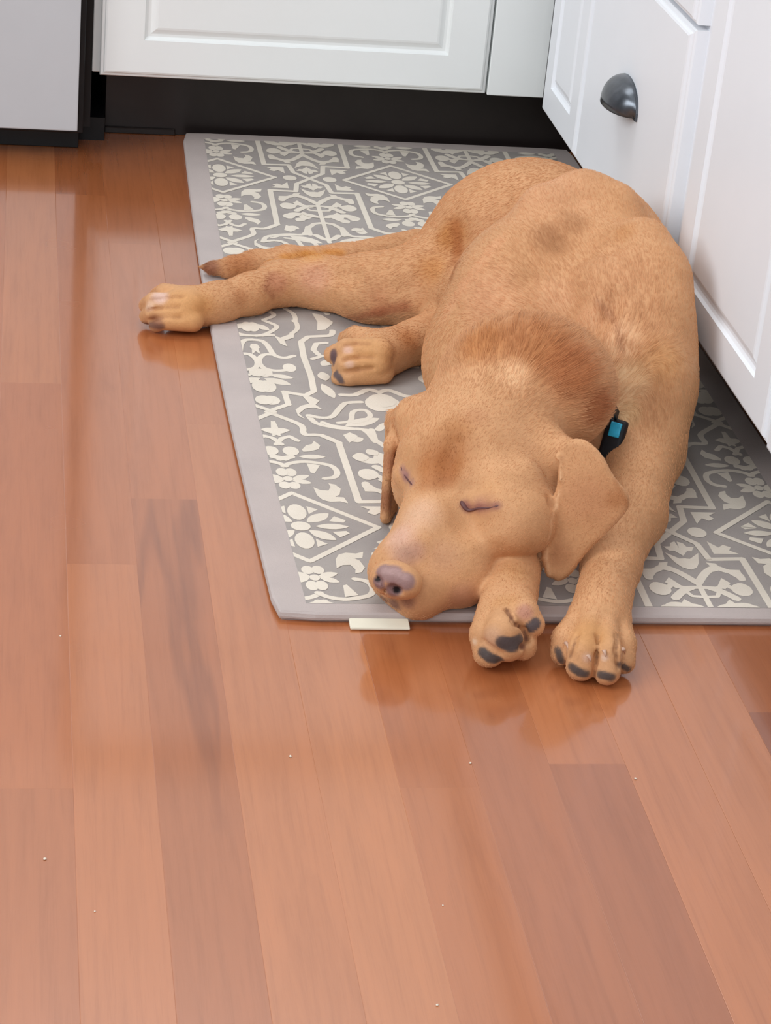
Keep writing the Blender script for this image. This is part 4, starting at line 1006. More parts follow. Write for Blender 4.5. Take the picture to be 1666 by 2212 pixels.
(0.3960,1.5014,0.0277,0.0029,0.7,(96, 50, 36),0.6),
(0.3961,1.4989,0.0272,0.0029,0.7,(96, 50, 36),0.6),
(0.3968,1.4988,0.0255,0.0029,0.7,(96, 50, 36),0.6),
(0.3968,1.4988,0.0255,0.0029,0.7,(96, 50, 36),0.6),
(0.3958,1.4972,0.0247,0.0029,0.7,(96, 50, 36),0.6),
(0.3943,1.4943,0.0247,0.0029,0.7,(96, 50, 36),0.6),
(0.3929,1.4914,0.0247,0.0029,0.7,(96, 50, 36),0.6),
(0.3914,1.4885,0.0247,0.0029,0.7,(96, 50, 36),0.6),
(0.3901,1.4860,0.0246,0.0029,0.7,(96, 50, 36),0.6),
(0.4406,2.1588,0.1314,0.0103,0.9,(160, 92, 42),0.5),  # thigh crease, painted darker to stand for its shade
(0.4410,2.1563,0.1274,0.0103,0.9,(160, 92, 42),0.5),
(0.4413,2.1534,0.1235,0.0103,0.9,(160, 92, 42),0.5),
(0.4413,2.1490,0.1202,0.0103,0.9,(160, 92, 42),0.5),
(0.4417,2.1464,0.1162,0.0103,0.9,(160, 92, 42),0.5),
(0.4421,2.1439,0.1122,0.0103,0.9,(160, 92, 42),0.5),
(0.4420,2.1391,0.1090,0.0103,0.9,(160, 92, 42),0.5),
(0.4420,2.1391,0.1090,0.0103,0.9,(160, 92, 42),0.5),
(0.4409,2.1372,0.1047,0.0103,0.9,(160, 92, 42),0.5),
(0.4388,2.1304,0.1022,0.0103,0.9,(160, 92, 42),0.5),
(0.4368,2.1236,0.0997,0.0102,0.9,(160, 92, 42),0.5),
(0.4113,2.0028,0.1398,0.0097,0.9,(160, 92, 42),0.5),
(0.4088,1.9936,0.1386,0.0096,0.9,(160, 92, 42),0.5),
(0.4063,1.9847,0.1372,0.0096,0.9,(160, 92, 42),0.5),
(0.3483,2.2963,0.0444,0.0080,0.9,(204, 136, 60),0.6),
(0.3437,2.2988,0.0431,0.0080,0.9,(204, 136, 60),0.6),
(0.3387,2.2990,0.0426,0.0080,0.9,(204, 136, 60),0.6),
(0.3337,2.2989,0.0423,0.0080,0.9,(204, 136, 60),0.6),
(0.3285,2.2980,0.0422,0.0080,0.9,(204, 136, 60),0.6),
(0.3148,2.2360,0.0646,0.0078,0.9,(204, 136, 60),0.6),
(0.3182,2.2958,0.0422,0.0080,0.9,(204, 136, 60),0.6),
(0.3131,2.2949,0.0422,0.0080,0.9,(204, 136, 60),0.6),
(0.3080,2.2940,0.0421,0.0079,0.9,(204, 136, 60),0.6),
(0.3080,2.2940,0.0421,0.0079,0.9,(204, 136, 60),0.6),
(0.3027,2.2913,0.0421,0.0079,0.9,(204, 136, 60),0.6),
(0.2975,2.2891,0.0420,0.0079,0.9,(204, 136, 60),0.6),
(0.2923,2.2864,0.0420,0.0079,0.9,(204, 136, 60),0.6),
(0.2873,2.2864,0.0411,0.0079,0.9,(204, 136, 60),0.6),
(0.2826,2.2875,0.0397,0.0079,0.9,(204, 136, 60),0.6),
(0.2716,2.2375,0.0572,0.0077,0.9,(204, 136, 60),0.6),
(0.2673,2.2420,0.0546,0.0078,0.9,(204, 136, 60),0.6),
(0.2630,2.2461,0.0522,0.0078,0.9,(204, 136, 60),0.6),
(0.3581,1.6063,0.0880,0.0056,0.8,(136, 84, 78),0.22),
(0.3588,1.6039,0.0880,0.0056,0.8,(136, 84, 78),0.22),
(0.3601,1.6040,0.0867,0.0056,0.8,(136, 84, 78),0.22),
(0.3613,1.6037,0.0857,0.0056,0.8,(136, 84, 78),0.22),
(0.3621,1.6016,0.0855,0.0056,0.8,(136, 84, 78),0.22),
(0.3621,1.6016,0.0855,0.0056,0.8,(136, 84, 78),0.22),
(0.3636,1.6015,0.0858,0.0056,0.8,(136, 84, 78),0.22),
(0.3645,1.5989,0.0873,0.0056,0.8,(136, 84, 78),0.22),
(0.3659,1.5988,0.0877,0.0056,0.8,(136, 84, 78),0.22),
(0.3668,1.5963,0.0892,0.0055,0.8,(136, 84, 78),0.22),
(0.3684,1.5965,0.0893,0.0055,0.8,(136, 84, 78),0.22),
(0.3698,1.5964,0.0897,0.0055,0.8,(136, 84, 78),0.22),
(0.3713,1.5963,0.0900,0.0055,0.8,(136, 84, 78),0.22),
(0.3713,1.5963,0.0900,0.0055,0.8,(136, 84, 78),0.22),
(0.3718,1.5923,0.0922,0.0055,0.8,(136, 84, 78),0.22),
(0.3734,1.5929,0.0921,0.0055,0.8,(136, 84, 78),0.22),
(0.3746,1.5913,0.0930,0.0055,0.8,(136, 84, 78),0.22),
(0.3761,1.5915,0.0931,0.0055,0.8,(136, 84, 78),0.22),
(0.3770,1.5889,0.0946,0.0055,0.8,(136, 84, 78),0.22),
(0.3784,1.5888,0.0949,0.0055,0.8,(136, 84, 78),0.22),
(0.3794,1.5866,0.0962,0.0055,0.8,(136, 84, 78),0.22),
(0.3808,1.5864,0.0965,0.0055,0.8,(136, 84, 78),0.22),
(0.3823,1.5863,0.0967,0.0055,0.8,(136, 84, 78),0.22),
(0.3838,1.5865,0.0968,0.0055,0.8,(136, 84, 78),0.22),
(0.3169,1.6663,0.0903,0.0057,0.8,(146, 104, 106),0.3),
(0.3174,1.6641,0.0897,0.0057,0.8,(146, 104, 106),0.3),
(0.3183,1.6640,0.0880,0.0057,0.8,(146, 104, 106),0.3),
(0.3188,1.6615,0.0876,0.0057,0.8,(146, 104, 106),0.3),
(0.3192,1.6589,0.0872,0.0057,0.8,(146, 104, 106),0.3),
(0.3201,1.6588,0.0855,0.0057,0.8,(146, 104, 106),0.3),
(0.3201,1.6588,0.0855,0.0057,0.8,(146, 104, 106),0.3),
(0.3211,1.6582,0.0846,0.0057,0.8,(146, 104, 106),0.3),
(0.3213,1.6529,0.0859,0.0057,0.8,(146, 104, 106),0.3),
(0.3213,1.6473,0.0874,0.0057,0.8,(146, 104, 106),0.3),
(0.3220,1.6452,0.0872,0.0057,0.8,(146, 104, 106),0.3),
(0.3227,1.6428,0.0871,0.0057,0.8,(146, 104, 106),0.3),
(0.3233,1.6400,0.0872,0.0056,0.8,(146, 104, 106),0.3),
(0.3038,1.5722,0.0598,0.0124,0.9,(170, 130, 114),0.25),
(0.3058,1.5715,0.0592,0.0124,0.9,(170, 130, 114),0.25),
(0.3074,1.5688,0.0596,0.0124,0.9,(170, 130, 114),0.25),
(0.3095,1.5688,0.0586,0.0124,0.9,(170, 130, 114),0.25),
(0.3117,1.5688,0.0576,0.0124,0.9,(170, 130, 114),0.25),
(0.2875,1.5414,0.0612,0.0043,0.6,(176, 144, 140),0.35),  # painted highlight along the top of the nose
(0.2890,1.5415,0.0610,0.0043,0.6,(176, 144, 140),0.35),
(0.2904,1.5413,0.0610,0.0043,0.6,(176, 144, 140),0.35),
(0.2915,1.5389,0.0621,0.0043,0.6,(176, 144, 140),0.35),
(0.2930,1.5390,0.0619,0.0043,0.6,(176, 144, 140),0.35),
(0.2944,1.5391,0.0618,0.0043,0.6,(176, 144, 140),0.35),
(0.2944,1.5391,0.0618,0.0043,0.6,(176, 144, 140),0.35),
(0.2959,1.5390,0.0611,0.0043,0.6,(176, 144, 140),0.35),
(0.2973,1.5388,0.0605,0.0043,0.6,(176, 144, 140),0.35),
(0.2987,1.5391,0.0597,0.0043,0.6,(176, 144, 140),0.35),
(0.2999,1.5379,0.0596,0.0043,0.6,(176, 144, 140),0.35),
(0.3011,1.5364,0.0597,0.0043,0.6,(176, 144, 140),0.35),
(0.3025,1.5363,0.0591,0.0043,0.6,(176, 144, 140),0.35),
(0.3040,1.5365,0.0583,0.0043,0.6,(176, 144, 140),0.35),
(0.3054,1.5364,0.0577,0.0043,0.6,(176, 144, 140),0.35),
(0.2641,2.2063,0.0519,0.0067,0.9,(164, 104, 74),0.4),
(0.2621,2.2019,0.0497,0.0067,0.9,(164, 104, 74),0.4),
(0.2601,2.1983,0.0472,0.0067,0.9,(164, 104, 74),0.4),
(0.2580,2.1939,0.0450,0.0067,0.9,(164, 104, 74),0.4),
(0.2559,2.1888,0.0431,0.0067,0.9,(164, 104, 74),0.4),
(0.2559,2.1888,0.0431,0.0067,0.9,(164, 104, 74),0.4),
(0.2585,2.1889,0.0397,0.0067,0.9,(164, 104, 74),0.4),
(0.2611,2.1890,0.0364,0.0067,0.9,(164, 104, 74),0.4),
(0.2640,2.1914,0.0321,0.0067,0.9,(164, 104, 74),0.4),
(0.3465,2.1816,0.0131,0.0106,0.9,(170, 100, 66),0.5),
(0.3501,2.1741,0.0176,0.0105,0.9,(170, 100, 66),0.5),
(0.3538,2.1681,0.0214,0.0105,0.9,(170, 100, 66),0.5),
(0.3574,2.1613,0.0256,0.0105,0.9,(170, 100, 66),0.5),
(0.3613,2.1564,0.0290,0.0105,0.9,(170, 100, 66),0.5),
(0.3656,2.1541,0.0313,0.0104,0.9,(170, 100, 66),0.5),
(0.3698,2.1514,0.0338,0.0104,0.9,(170, 100, 66),0.5),
(0.3698,2.1514,0.0338,0.0104,0.9,(170, 100, 66),0.5),
(0.3741,2.1490,0.0362,0.0104,0.9,(170, 100, 66),0.5),
(0.3783,2.1463,0.0387,0.0104,0.9,(170, 100, 66),0.5),
(0.3820,2.1414,0.0420,0.0104,0.9,(170, 100, 66),0.5),
(0.3863,2.1391,0.0444,0.0104,0.9,(170, 100, 66),0.5),
(0.3900,2.1338,0.0479,0.0103,0.9,(170, 100, 66),0.5),
(0.3942,2.1315,0.0502,0.0103,0.9,(170, 100, 66),0.5),
(0.5167,1.8639,0.1656,0.0050,0.9,(186, 134, 98),0.5),
(0.5181,1.8616,0.1643,0.0050,0.9,(186, 134, 98),0.5),
(0.5200,1.8615,0.1622,0.0050,0.9,(186, 134, 98),0.5),
(0.5213,1.8589,0.1610,0.0050,0.9,(186, 134, 98),0.5),
(0.5233,1.8588,0.1589,0.0050,0.9,(186, 134, 98),0.5),
(0.5250,1.8577,0.1572,0.0050,0.9,(186, 134, 98),0.5),
(0.5266,1.8565,0.1555,0.0050,0.9,(186, 134, 98),0.5),
(0.5279,1.8539,0.1543,0.0050,0.9,(186, 134, 98),0.5),
(0.5292,1.8513,0.1532,0.0050,0.9,(186, 134, 98),0.5),
(0.5303,1.8483,0.1522,0.0050,0.9,(186, 134, 98),0.5),
(0.5313,1.8446,0.1515,0.0050,0.9,(186, 134, 98),0.5),
(0.5313,1.8446,0.1515,0.0050,0.9,(186, 134, 98),0.5),
(0.5313,1.8412,0.1503,0.0050,0.9,(186, 134, 98),0.5),
(0.5309,1.8364,0.1495,0.0050,0.9,(186, 134, 98),0.5),
(0.5313,1.8345,0.1477,0.0049,0.9,(186, 134, 98),0.5),
(0.5315,1.8315,0.1463,0.0049,0.9,(186, 134, 98),0.5),
(0.5324,1.8313,0.1437,0.0049,0.9,(186, 134, 98),0.5),
(0.5328,1.8290,0.1420,0.0049,0.9,(186, 134, 98),0.5),
(0.5337,1.8289,0.1394,0.0049,0.9,(186, 134, 98),0.5),
(0.5340,1.8263,0.1378,0.0049,0.9,(186, 134, 98),0.5),
(0.5350,1.8265,0.1351,0.0049,0.9,(186, 134, 98),0.5),
(0.5360,1.8264,0.1325,0.0050,0.9,(186, 134, 98),0.5),
(0.4438,1.9626,0.1837,0.0129,0.9,(214, 158, 116),0.4),  # ridge of the ribs, painted brighter as if catching light
(0.4404,1.9608,0.1797,0.0129,0.9,(214, 158, 116),0.4),
(0.4363,1.9560,0.1768,0.0129,0.9,(214, 158, 116),0.4),
(0.4333,1.9560,0.1721,0.0129,0.9,(214, 158, 116),0.4),
(0.4291,1.9501,0.1696,0.0128,0.9,(214, 158, 116),0.4),
(0.4262,1.9509,0.1647,0.0128,0.9,(214, 158, 116),0.4),
(0.4234,1.9516,0.1597,0.0129,0.9,(214, 158, 116),0.4),
(0.4193,1.9465,0.1570,0.0128,0.9,(214, 158, 116),0.4),
(0.4164,1.9468,0.1522,0.0129,0.9,(214, 158, 116),0.4),
(0.4138,1.9487,0.1468,0.0129,0.9,(214, 158, 116),0.4),
(0.4113,1.9509,0.1413,0.0129,0.9,(214, 158, 116),0.4),
(0.4113,1.9509,0.1413,0.0129,0.9,(214, 158, 116),0.4),
(0.4088,1.9508,0.1366,0.0129,0.9,(214, 158, 116),0.4),
(0.4063,1.9504,0.1321,0.0129,0.9,(214, 158, 116),0.4),
(0.4040,1.9511,0.1271,0.0129,0.9,(214, 158, 116),0.4),
(0.4017,1.9517,0.1222,0.0129,0.9,(214, 158, 116),0.4),
(0.3994,1.9524,0.1172,0.0130,0.9,(214, 158, 116),0.4),
(0.3970,1.9530,0.1122,0.0130,0.9,(214, 158, 116),0.4),
(0.4323,1.6065,0.1291,0.0022,0.6,(228, 182, 140),0.45),  # front rim of the right ear, its lit edge painted pale
(0.4326,1.6065,0.1274,0.0022,0.6,(228, 182, 140),0.45),
(0.4328,1.6065,0.1256,0.0022,0.6,(228, 182, 140),0.45),
(0.4338,1.6089,0.1227,0.0022,0.6,(228, 182, 140),0.45),
(0.4338,1.6078,0.1214,0.0022,0.6,(228, 182, 140),0.45),
(0.4338,1.6067,0.1202,0.0022,0.6,(228, 182, 140),0.45),
(0.4338,1.6057,0.1189,0.0022,0.6,(228, 182, 140),0.45),
(0.4338,1.6046,0.1177,0.0022,0.6,(228, 182, 140),0.45),
(0.4339,1.6039,0.1163,0.0022,0.6,(228, 182, 140),0.45),
(0.4341,1.6035,0.1147,0.0022,0.6,(228, 182, 140),0.45),
(0.4338,1.6013,0.1140,0.0022,0.6,(228, 182, 140),0.45),
(0.4338,1.6013,0.1140,0.0022,0.6,(228, 182, 140),0.45),
(0.4338,1.6014,0.1122,0.0022,0.6,(228, 182, 140),0.45),
(0.4338,1.6014,0.1104,0.0022,0.6,(228, 182, 140),0.45),
(0.4338,1.6014,0.1087,0.0022,0.6,(228, 182, 140),0.45),
(0.4338,1.6014,0.1069,0.0022,0.6,(228, 182, 140),0.45),
(0.4338,1.6015,0.1052,0.0022,0.6,(228, 182, 140),0.45),
(0.4338,1.6015,0.1034,0.0022,0.6,(228, 182, 140),0.45),
(0.4338,1.6015,0.1016,0.0022,0.6,(228, 182, 140),0.45),
(0.4338,1.6015,0.0999,0.0022,0.6,(228, 182, 140),0.45),
(0.4338,1.6015,0.0981,0.0022,0.6,(228, 182, 140),0.45),
(0.4338,1.6019,0.0962,0.0022,0.6,(228, 182, 140),0.45),
(0.4337,1.6016,0.0946,0.0022,0.6,(228, 182, 140),0.45),
(0.4336,1.6013,0.0930,0.0022,0.6,(228, 182, 140),0.45),
(0.4331,1.5992,0.0922,0.0022,0.6,(228, 182, 140),0.45),
(0.4331,1.5992,0.0922,0.0022,0.6,(228, 182, 140),0.45),
(0.4328,1.5989,0.0907,0.0022,0.6,(228, 182, 140),0.45),
(0.4323,1.5976,0.0897,0.0022,0.6,(228, 182, 140),0.45),
(0.4312,1.5942,0.0897,0.0022,0.6,(228, 182, 140),0.45),
(0.4309,1.5939,0.0882,0.0022,0.6,(228, 182, 140),0.45),
(0.4304,1.5926,0.0872,0.0022,0.6,(228, 182, 140),0.45),
(0.4299,1.5913,0.0862,0.0022,0.6,(228, 182, 140),0.45),
(0.4297,1.5913,0.0845,0.0022,0.6,(228, 182, 140),0.45),
(0.4285,1.5876,0.0847,0.0022,0.6,(228, 182, 140),0.45),
(0.4280,1.5863,0.0837,0.0022,0.6,(228, 182, 140),0.45),
(0.4279,1.5864,0.0820,0.0022,0.6,(228, 182, 140),0.45),
(0.4277,1.5864,0.0803,0.0022,0.6,(228, 182, 140),0.45),
(0.4275,1.5865,0.0786,0.0022,0.6,(228, 182, 140),0.45),
(0.4274,1.5866,0.0768,0.0022,0.6,(228, 182, 140),0.45),
(0.4271,1.5863,0.0753,0.0022,0.6,(228, 182, 140),0.45),
(0.4270,1.5864,0.0736,0.0022,0.6,(228, 182, 140),0.45),
(0.4270,1.5864,0.0736,0.0022,0.6,(228, 182, 140),0.45),
(0.4270,1.5864,0.0718,0.0022,0.6,(228, 182, 140),0.45),
(0.4270,1.5864,0.0700,0.0022,0.6,(228, 182, 140),0.45),
(0.4270,1.5864,0.0683,0.0022,0.6,(228, 182, 140),0.45),
(0.4271,1.5864,0.0665,0.0022,0.6,(228, 182, 140),0.45),
(0.4277,1.5889,0.0635,0.0022,0.6,(228, 182, 140),0.45),
(0.4277,1.5889,0.0617,0.0022,0.6,(228, 182, 140),0.45),
(0.4278,1.5889,0.0599,0.0022,0.6,(228, 182, 140),0.45),
(0.4292,1.5941,0.0554,0.0022,0.6,(228, 182, 140),0.45),
(0.4292,1.5941,0.0536,0.0022,0.6,(228, 182, 140),0.45),
(0.4292,1.5941,0.0518,0.0022,0.6,(228, 182, 140),0.45),
(0.4292,1.5941,0.0500,0.0022,0.6,(228, 182, 140),0.45),
(0.4292,1.5941,0.0482,0.0022,0.6,(228, 182, 140),0.45),
(0.4292,1.5941,0.0464,0.0023,0.6,(228, 182, 140),0.45),
(0.4292,1.5941,0.0464,0.0023,0.6,(228, 182, 140),0.45),
(0.4298,1.5940,0.0446,0.0023,0.6,(228, 182, 140),0.45),
(0.4304,1.5939,0.0428,0.0023,0.6,(228, 182, 140),0.45),
(0.4310,1.5938,0.0410,0.0023,0.6,(228, 182, 140),0.45),
(0.4314,1.5930,0.0396,0.0023,0.6,(228, 182, 140),0.45),
(0.4316,1.5915,0.0385,0.0023,0.6,(228, 182, 140),0.45),
(0.4322,1.5914,0.0367,0.0023,0.6,(228, 182, 140),0.45),
(0.4328,1.5913,0.0349,0.0023,0.6,(228, 182, 140),0.45),
(0.4335,1.5915,0.0329,0.0023,0.6,(228, 182, 140),0.45),
(0.4850,1.5864,0.0913,0.0026,0.7,(224, 176, 134),0.4),
(0.4839,1.5863,0.0898,0.0026,0.7,(224, 176, 134),0.4),
(0.4829,1.5865,0.0880,0.0026,0.7,(224, 176, 134),0.4),
(0.4817,1.5864,0.0865,0.0026,0.7,(224, 176, 134),0.4),
(0.4806,1.5863,0.0849,0.0026,0.7,(224, 176, 134),0.4),
(0.4795,1.5865,0.0832,0.0026,0.7,(224, 176, 134),0.4),
(0.4784,1.5864,0.0816,0.0026,0.7,(224, 176, 134),0.4),
(0.4773,1.5863,0.0800,0.0026,0.7,(224, 176, 134),0.4),
(0.4762,1.5865,0.0783,0.0026,0.7,(224, 176, 134),0.4),
(0.4751,1.5864,0.0767,0.0026,0.7,(224, 176, 134),0.4),
(0.4740,1.5866,0.0750,0.0026,0.7,(224, 176, 134),0.4),
(0.4729,1.5865,0.0734,0.0026,0.7,(224, 176, 134),0.4),
(0.4726,1.5891,0.0704,0.0026,0.7,(224, 176, 134),0.4),
(0.4707,1.5865,0.0701,0.0026,0.7,(224, 176, 134),0.4),
(0.4707,1.5865,0.0701,0.0026,0.7,(224, 176, 134),0.4),
(0.4696,1.5864,0.0684,0.0026,0.7,(224, 176, 134),0.4),
(0.4685,1.5866,0.0666,0.0026,0.7,(224, 176, 134),0.4),
(0.4674,1.5864,0.0649,0.0026,0.7,(224, 176, 134),0.4),
(0.4725,1.6076,0.0522,0.0026,0.7,(224, 176, 134),0.4),
(0.4659,1.5888,0.0602,0.0026,0.7,(224, 176, 134),0.4),
(0.4697,1.6055,0.0497,0.0026,0.7,(224, 176, 134),0.4),
(0.4637,1.5888,0.0567,0.0026,0.7,(224, 176, 134),0.4),
(0.4626,1.5890,0.0548,0.0026,0.7,(224, 176, 134),0.4),
(0.4662,1.6050,0.0447,0.0026,0.7,(224, 176, 134),0.4),
(0.4611,1.5914,0.0501,0.0026,0.7,(224, 176, 134),0.4),
(0.4638,1.6043,0.0415,0.0026,0.7,(224, 176, 134),0.4),
(0.4877,1.5865,0.0997,0.0045,0.8,(176, 118, 76),0.4),
(0.4865,1.5863,0.1016,0.0044,0.8,(176, 118, 76),0.4),
(0.4855,1.5865,0.1034,0.0044,0.8,(176, 118, 76),0.4),
(0.4843,1.5863,0.1053,0.0044,0.8,(176, 118, 76),0.4),
(0.4832,1.5865,0.1071,0.0044,0.8,(176, 118, 76),0.4),
(0.4820,1.5864,0.1090,0.0044,0.8,(176, 118, 76),0.4),
(0.4817,1.5890,0.1096,0.0044,0.8,(176, 118, 76),0.4),
(0.4805,1.5888,0.1115,0.0044,0.8,(176, 118, 76),0.4),
(0.4795,1.5890,0.1133,0.0044,0.8,(176, 118, 76),0.4),
(0.4783,1.5888,0.1152,0.0044,0.8,(176, 118, 76),0.4),
(0.4772,1.5890,0.1170,0.0044,0.8,(176, 118, 76),0.4),
(0.4769,1.5916,0.1176,0.0044,0.8,(176, 118, 76),0.4)]
# ---------------- dog ----------------
H_ = 0.0019
def build_dog():
    F, lo = sculpt(DOG, (0.10, 1.42, -0.004), (0.86, 2.62, 0.24), H_)
    n = F.shape
    X = lo[0] + np.arange(n[0]) * H_; Y = lo[1] + np.arange(n[1]) * H_; Z = lo[2] + np.arange(n[2]) * H_
    s = lambda q: np.clip(q / .012 + .5, 0, 1)
    zg = .0006 + RZ * (s(X - RX0 + .004)[:, None] * s(Y - RY0)[None])
    F = np.maximum(F, (zg[..., None] - Z).astype(np.float32))
    sel = Z > 0.088    # the flank leans on the cabinet front and is pressed flat there
    F[:, :, sel] = np.maximum(F[:, :, sel], (X - 0.6325)[:, None, None].astype(np.float32))
    V, Q = surface_nets(F, lo, H_)
    # two rounds of Taubin smoothing
    E = np.concatenate([Q[:, [0, 1]], Q[:, [1, 2]], Q[:, [2, 3]], Q[:, [3, 0]]]); cnt = np.bincount(E[:, 0], minlength=len(V)) + np.bincount(E[:, 1], minlength=len(V))
    for lam in (0.5, -0.52, 0.5, -0.52, .5, -.52):
        A = np.zeros_like(V)
        for i in range(3): A[:, i] = np.bincount(E[:, 0], V[E[:, 1], i], len(V)) + np.bincount(E[:, 1], V[E[:, 0], i], len(V))
        V = V + lam * (A / cnt[:, None] - V)
    # vertex normals and colours
    N = np.cross(V[Q[:, 2]] - V[Q[:, 0]], V[Q[:, 3]] - V[Q[:, 1]]); VN = np.zeros_like(V)
    for k in range(4):
        for i in range(3): VN[:, i] += np.bincount(Q[:, k], N[:, i], len(V))
    VN /= np.linalg.norm(VN, axis=1, keepdims=True) + 1e-12
    col = np.tile(np.array(lin(*COAT)[:3]), (len(V), 1))
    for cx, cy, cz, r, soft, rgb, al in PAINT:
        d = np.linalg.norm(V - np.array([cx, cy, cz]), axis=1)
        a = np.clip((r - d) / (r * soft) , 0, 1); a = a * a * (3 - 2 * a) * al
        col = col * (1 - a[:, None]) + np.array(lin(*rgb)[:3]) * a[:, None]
    return V, Q, VN, col
V, Q, VN, DCOL = build_dog()
me = bpy.data.meshes.new('body')
me.vertices.add(len(V)); me.vertices.foreach_set('co', V.astype(np.float32).ravel())
me.loops.add(len(Q) * 4); me.loops.foreach_set('vertex_index', Q.astype(np.int32).ravel())
me.polygons.add(len(Q)); me.polygons.foreach_set('loop_start', np.arange(0, len(Q) * 4, 4, dtype=np.int32)); me.polygons.foreach_set('loop_total', np.full(len(Q), 4, np.int32))
me.update(); me.validate()
me.polygons.foreach_set('use_smooth', np.ones(len(me.polygons), bool))
ca = me.color_attributes.new('coat', 'FLOAT_COLOR', 'POINT'); ca.data.foreach_set('color', np.concatenate([DCOL, np.ones((len(V), 1))], 1).astype(np.float32).ravel())
t = NT('red_fox_coat'); at = t.n('ShaderNodeVertexColor', layer_name='coat')
nz = t.noise(34, 5, t.coord(), 0.6, 0.8); fine = t.noise(260, 4, t.coord((1, 1, 1)), 0.7, 1.5)
r1 = t.ramp(nz, 0, [(0.3, (0.92, 0.90, 0.87, 1)), (0.5, (1, 1, 1, 1)), (0.72, (1.05, 1.06, 1.08, 1))])
m1 = t.mix(1.0, (at, 0), (r1, 0), 'MULTIPLY')
r2 = t.ramp(fine, 0, [(0.3, (0.90, 0.89, 0.87, 1)), (0.7, (1.07, 1.07, 1.08, 1))]); m2 = t.mix(1.0, (m1, 2), (r2, 0), 'MULTIPLY')
t.l(m2, 2, t.b, 'Base Color'); t.b.inputs['Roughness'].default_value = 0.62; t.b.inputs['Specular IOR Level'].default_value = 0.25
t.b.inputs['Sheen Weight'].default_value = 0.12; t.b.inputs['Sheen Roughness'].default_value = 0.5; t.b.inputs['Sheen Tint'].default_value = lin(240, 205, 170)
t.bump(fine, 0, 0.25, 0.0012)
me.materials.append(t.m)
dog = thing('dog', 'yellow-red short-haired dog asleep, curled up with its chin on the grey mat', 'dog', (0.52, 2.05, 0.0))
body = bpy.data.objects.new('body', me); C.objects.link(body); body.parent = dog; body.matrix_parent_inverse = dog.matrix_basis.inverted()
